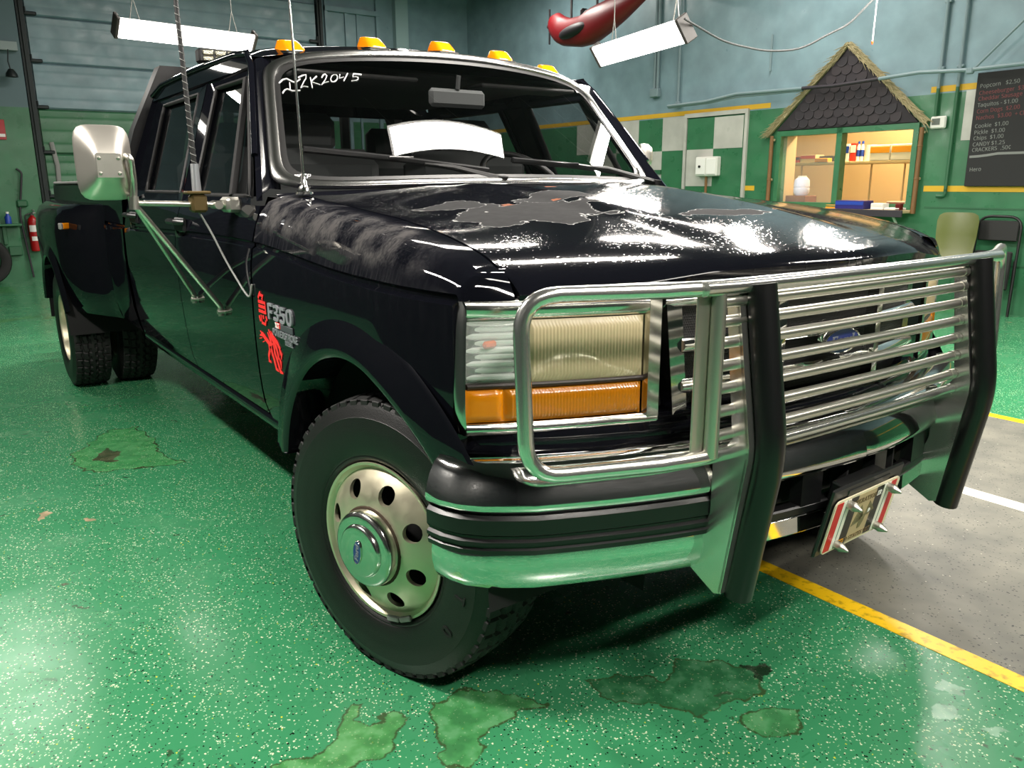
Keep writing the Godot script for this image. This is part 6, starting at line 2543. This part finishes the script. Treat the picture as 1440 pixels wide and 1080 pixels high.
	b.lathe([Vector2(0.04, 0.03), Vector2(-0.02, 0.07), Vector2(-0.06, 0.075), Vector2(-0.06, 0.06), Vector2(0.02, 0.02)], Transform3D(Basis(Vector3(0, 1, 0), Vector3(-1, 0, 0), Vector3(0, 0, 1)), V(0, 0, 0.06)), 16)
	obj("shade", b, M.track, k)


# ---------------------------------------------------------------- the snack room behind the window
func build_snack_room() -> void:
	var b := MB.new()
	b.span(V(7.3, 0, -6.6), V(9.3, 0.02, -2.0))
	b.span(V(7.3, 2.6, -6.6), V(9.3, 2.7, -2.0))
	b.span(V(9.2, 0, -6.6), V(9.3, 2.7, -2.0))
	b.span(V(7.3, 0, -6.7), V(9.3, 2.7, -6.6))
	b.span(V(7.3, 0, -2.4), V(9.3, 2.7, -2.3))
	struct("wall_snack_room", b, M.warm_wall)
	var lt := thing("unseen_bulb_fitting", "unseen round warm bulb fitting under the snack room's ceiling", "light", V(8.0, 2.45, -4.1))  # bulb out of view, placed to light the snack room warmly
	b = MB.new()
	b.lathe([Vector2(0.14, 0.05), Vector2(0.12, 0.05), Vector2(0.1, 0.04)], Transform3D(Basis(Vector3(0, 1, 0), Vector3(-1, 0, 0), Vector3(0, 0, 1)), Vector3.ZERO), 16)
	obj("base", b, M.white, lt)
	b = MB.new()
	b.lathe([Vector2(0.1, 0.035), Vector2(0.05, 0.075), Vector2(0.0, 0.085), Vector2(-0.06, 0.06), Vector2(-0.08, 0.0001)], Transform3D(Basis(Vector3(0, 1, 0), Vector3(-1, 0, 0), Vector3(0, 0, 1)), Vector3.ZERO), 20)
	obj("glowing_bulb", b, mat("warm_glow", Color(1, 0.9, 0.7), 0.5, 0.0, {"emission_enabled": true, "emission": Color(1.0, 0.86, 0.64), "emission_energy_multiplier": 6.0}), lt)
	var l := OmniLight3D.new()
	l.name = "bulb_light"
	l.light_color = Color(1.0, 0.88, 0.70)
	l.light_energy = 2.6
	l.light_size = 0.07
	l.omni_range = 12.0
	l.omni_attenuation = 2.0
	l.shadow_enabled = true
	lt.add_child(l)
	# counter through the window
	var c := thing("serving_counter", "pale wooden serving counter running through the snack window", "counter", V(7.0, 1.0, -3.9))
	b = MB.new()
	b.box(V(0.05, 0.0, 0.0), V(0.62, 0.035, 1.86), 0.006)
	obj("top", b, M.shelf_wood, c)
	b = MB.new()
	b.box(V(-0.268, -0.018, 0.0), V(0.02, 0.075, 1.92), 0.004)
	obj("front_edge", b, M.conduit_dark, c)
	for z in [-0.8, 0.82]:
		b = MB.new()
		b.tube([V(-0.22, -0.03, z), V(-0.03, -0.22, z)], 0.014, 6)
		obj("bracket", b, M.white_plastic, c)
	# shelf at the back of the room
	var sh := thing("long_shelf", "long pale shelf on brackets across the back of the snack room", "shelf", V(8.25, 1.56, -4.6))
	b = MB.new()
	b.box(V(0, 0, 0), V(0.4, 0.035, 3.6), 0.005)
	obj("board", b, M.shelf_wood, sh)
	for z in [-1.2, -0.75, -0.2, 0.3, 0.75, 1.2]:
		b = MB.new()
		b.box(V(0.05, -0.30, z), V(0.02, 0.58, 0.02), 0.004)
		obj("hanger", b, M.shelf_wood, sh)
	var y := 1.578
	var put_box := func(called: String, label: String, cat: String, at: Vector3, size: Vector3, m: Material, m2: Material, grp := "") -> void:
		var o := thing(called, label, cat, at, 0.0, grp)
		var q := MB.new()
		q.box(V(0, size.y / 2, 0), size, 0.006)
		obj("box", q, m, o)
		q = MB.new()
		q.box(V(-size.x / 2 - 0.001, size.y * 0.68, 0), V(0.003, size.y * 0.4, size.z * 0.96), 0.001)
		obj("printed_band", q, m2, o)
	put_box.call("carton", "yellow and white carton on the snack room shelf, first from the window's frame", "carton", V(8.2, y, -3.78), V(0.3, 0.19, 0.26), M.white, M.box_yellow, "cartons on the snack room shelf")
	put_box.call("carton", "yellow and white carton on the shelf, between the paper roll and another carton", "carton", V(8.2, y, -4.06), V(0.3, 0.19, 0.27), M.white, M.box_yellow, "cartons on the snack room shelf")
	put_box.call("snack_box", "low red snack box on the shelf, left end of the row", "box", V(8.2, y, -5.32), V(0.2, 0.08, 0.12), M.box_red, M.dark_red)
	put_box.call("snack_box", "low pink and cream snack box beside the red one on the shelf", "box", V(8.2, y, -5.13), V(0.2, 0.10, 0.24), M.warm_wall, M.box_red)
	put_box.call("dark_case", "dark flat case on the shelf behind the green mullion", "case", V(8.26, y, -4.89), V(0.2, 0.08, 0.21), M.trim_black, M.dash)
	put_box.call("snack_bag", "small yellow packet lying on the shelf's front edge left of the mullion", "packet", V(8.09, y, -4.88), V(0.1, 0.05, 0.2), M.box_yellow, M.box_yellow)
	put_box.call("red_packet", "red and orange packet on the shelf just right of the mullion", "packet", V(8.2, y, -4.705), V(0.1, 0.14, 0.08), M.box_red, M.box_yellow)
	put_box.call("cream_tub", "tall cream tub with a blue stripe on the shelf", "tub", V(8.2, y, -4.60), V(0.1, 0.22, 0.10), M.white, M.bottle_blue)
	put_box.call("red_tin", "tall red and white tin on the shelf beside the blue bottle", "tin", V(8.2, y, -4.495), V(0.1, 0.23, 0.08), M.box_red, M.white)
	var up := Transform3D(Basis(Vector3(0, 1, 0), Vector3(-1, 0, 0), Vector3(0, 0, 1)), Vector3.ZERO)
	for z in [-4.425, -4.372]:
		var o := thing("sauce_bottle", "white and blue squeeze bottle on the shelf, %s" % ["nearer the red tin" if z < -4.4 else "nearer the paper roll"], "bottle", V(8.17, y, z), 0.0, "squeeze bottles on the snack room shelf")
		b = MB.new()
		b.lathe([Vector2(0, 0.0001), Vector2(0, 0.024), Vector2(0.18, 0.024), Vector2(0.21, 0.012), Vector2(0.24, 0.01), Vector2(0.24, 0.0001)], up, 14)
		obj("body", b, M.white, o, 50)
		b = MB.new()
		b.lathe([Vector2(0.06, 0.025), Vector2(0.14, 0.025)], up, 14)
		obj("label_band", b, M.bottle_blue, o)
		b = MB.new()
		b.lathe([Vector2(0.215, 0.015), Vector2(0.25, 0.013), Vector2(0.25, 0.0001)], up, 12)
		obj("cap", b, M.bottle_blue, o)
	var pr := thing("paper_roll", "large white paper towel roll standing on the shelf between bottles and cartons", "paper roll", V(8.2, y, -4.275))
	b = MB.new()
	b.lathe([Vector2(0, 0.0001), Vector2(0, 0.07), Vector2(0.2, 0.07), Vector2(0.2, 0.02), Vector2(0.19, 0.0001)], up, 20)
	obj("roll", b, M.white, pr, 50)
	b = MB.new()
	b.lathe([Vector2(0.201, 0.022), Vector2(0.203, 0.0001)], up, 14)
	obj("core", b, M.cardboard, pr)
	# things on the counter
	var jug := thing("machine_head", "rounded white plastic jar with ridges standing on a brown box in the window", "jar", V(7.20, 1.155, -4.55))
	b = MB.new()
	b.lathe([Vector2(0, 0.0001), Vector2(0, 0.07), Vector2(0.04, 0.095), Vector2(0.09, 0.098), Vector2(0.10, 0.09), Vector2(0.11, 0.098), Vector2(0.19, 0.09), Vector2(0.22, 0.06), Vector2(0.225, 0.0001)], up, 24)
	obj("body", b, M.cloud_white, jug, 45)
	b = MB.new()
	b.lathe([Vector2(0.22, 0.055), Vector2(0.24, 0.05), Vector2(0.24, 0.0001)], up, 20)
	obj("lid", b, M.white, jug)
	put_box.call("brown_box", "brown cardboard box under the white jar on the counter", "box", V(7.20, 1.018, -4.55), V(0.24, 0.137, 0.29), M.cardboard, M.cardboard)
	put_box.call("blue_tray", "dark blue printed box lying on the counter right of the mullion", "box", V(6.90, 1.018, -3.62), V(0.2, 0.095, 0.36), M.tray_blue, M.bottle_blue)
	put_box.call("napkin_box", "small white napkin box on the counter in front of the window", "box", V(6.86, 1.018, -3.28), V(0.12, 0.07, 0.15), M.white, M.white_plastic)
	put_box.call("paper_tray", "flat white tray of papers at the window end of the counter", "tray", V(6.86, 1.018, -3.10), V(0.14, 0.025, 0.18), M.white, M.white)
	put_box.call("bread_bag", "brown paper bag of rolls behind the white napkin box", "bag", V(7.05, 1.018, -3.17), V(0.14, 0.09, 0.22), M.shelf_wood, M.cardboard)
	put_box.call("red_cup", "dark red drink in a clear cup at the counter's end", "cup", V(6.82, 1.018, -3.03), V(0.06, 0.07, 0.06), M.dark_red, M.dark_red)
	put_box.call("yellow_packet", "yellow and green packet at the foot of the mullion", "packet", V(6.92, 1.018, -3.90), V(0.1, 0.04, 0.14), M.box_yellow, M.wall_green)
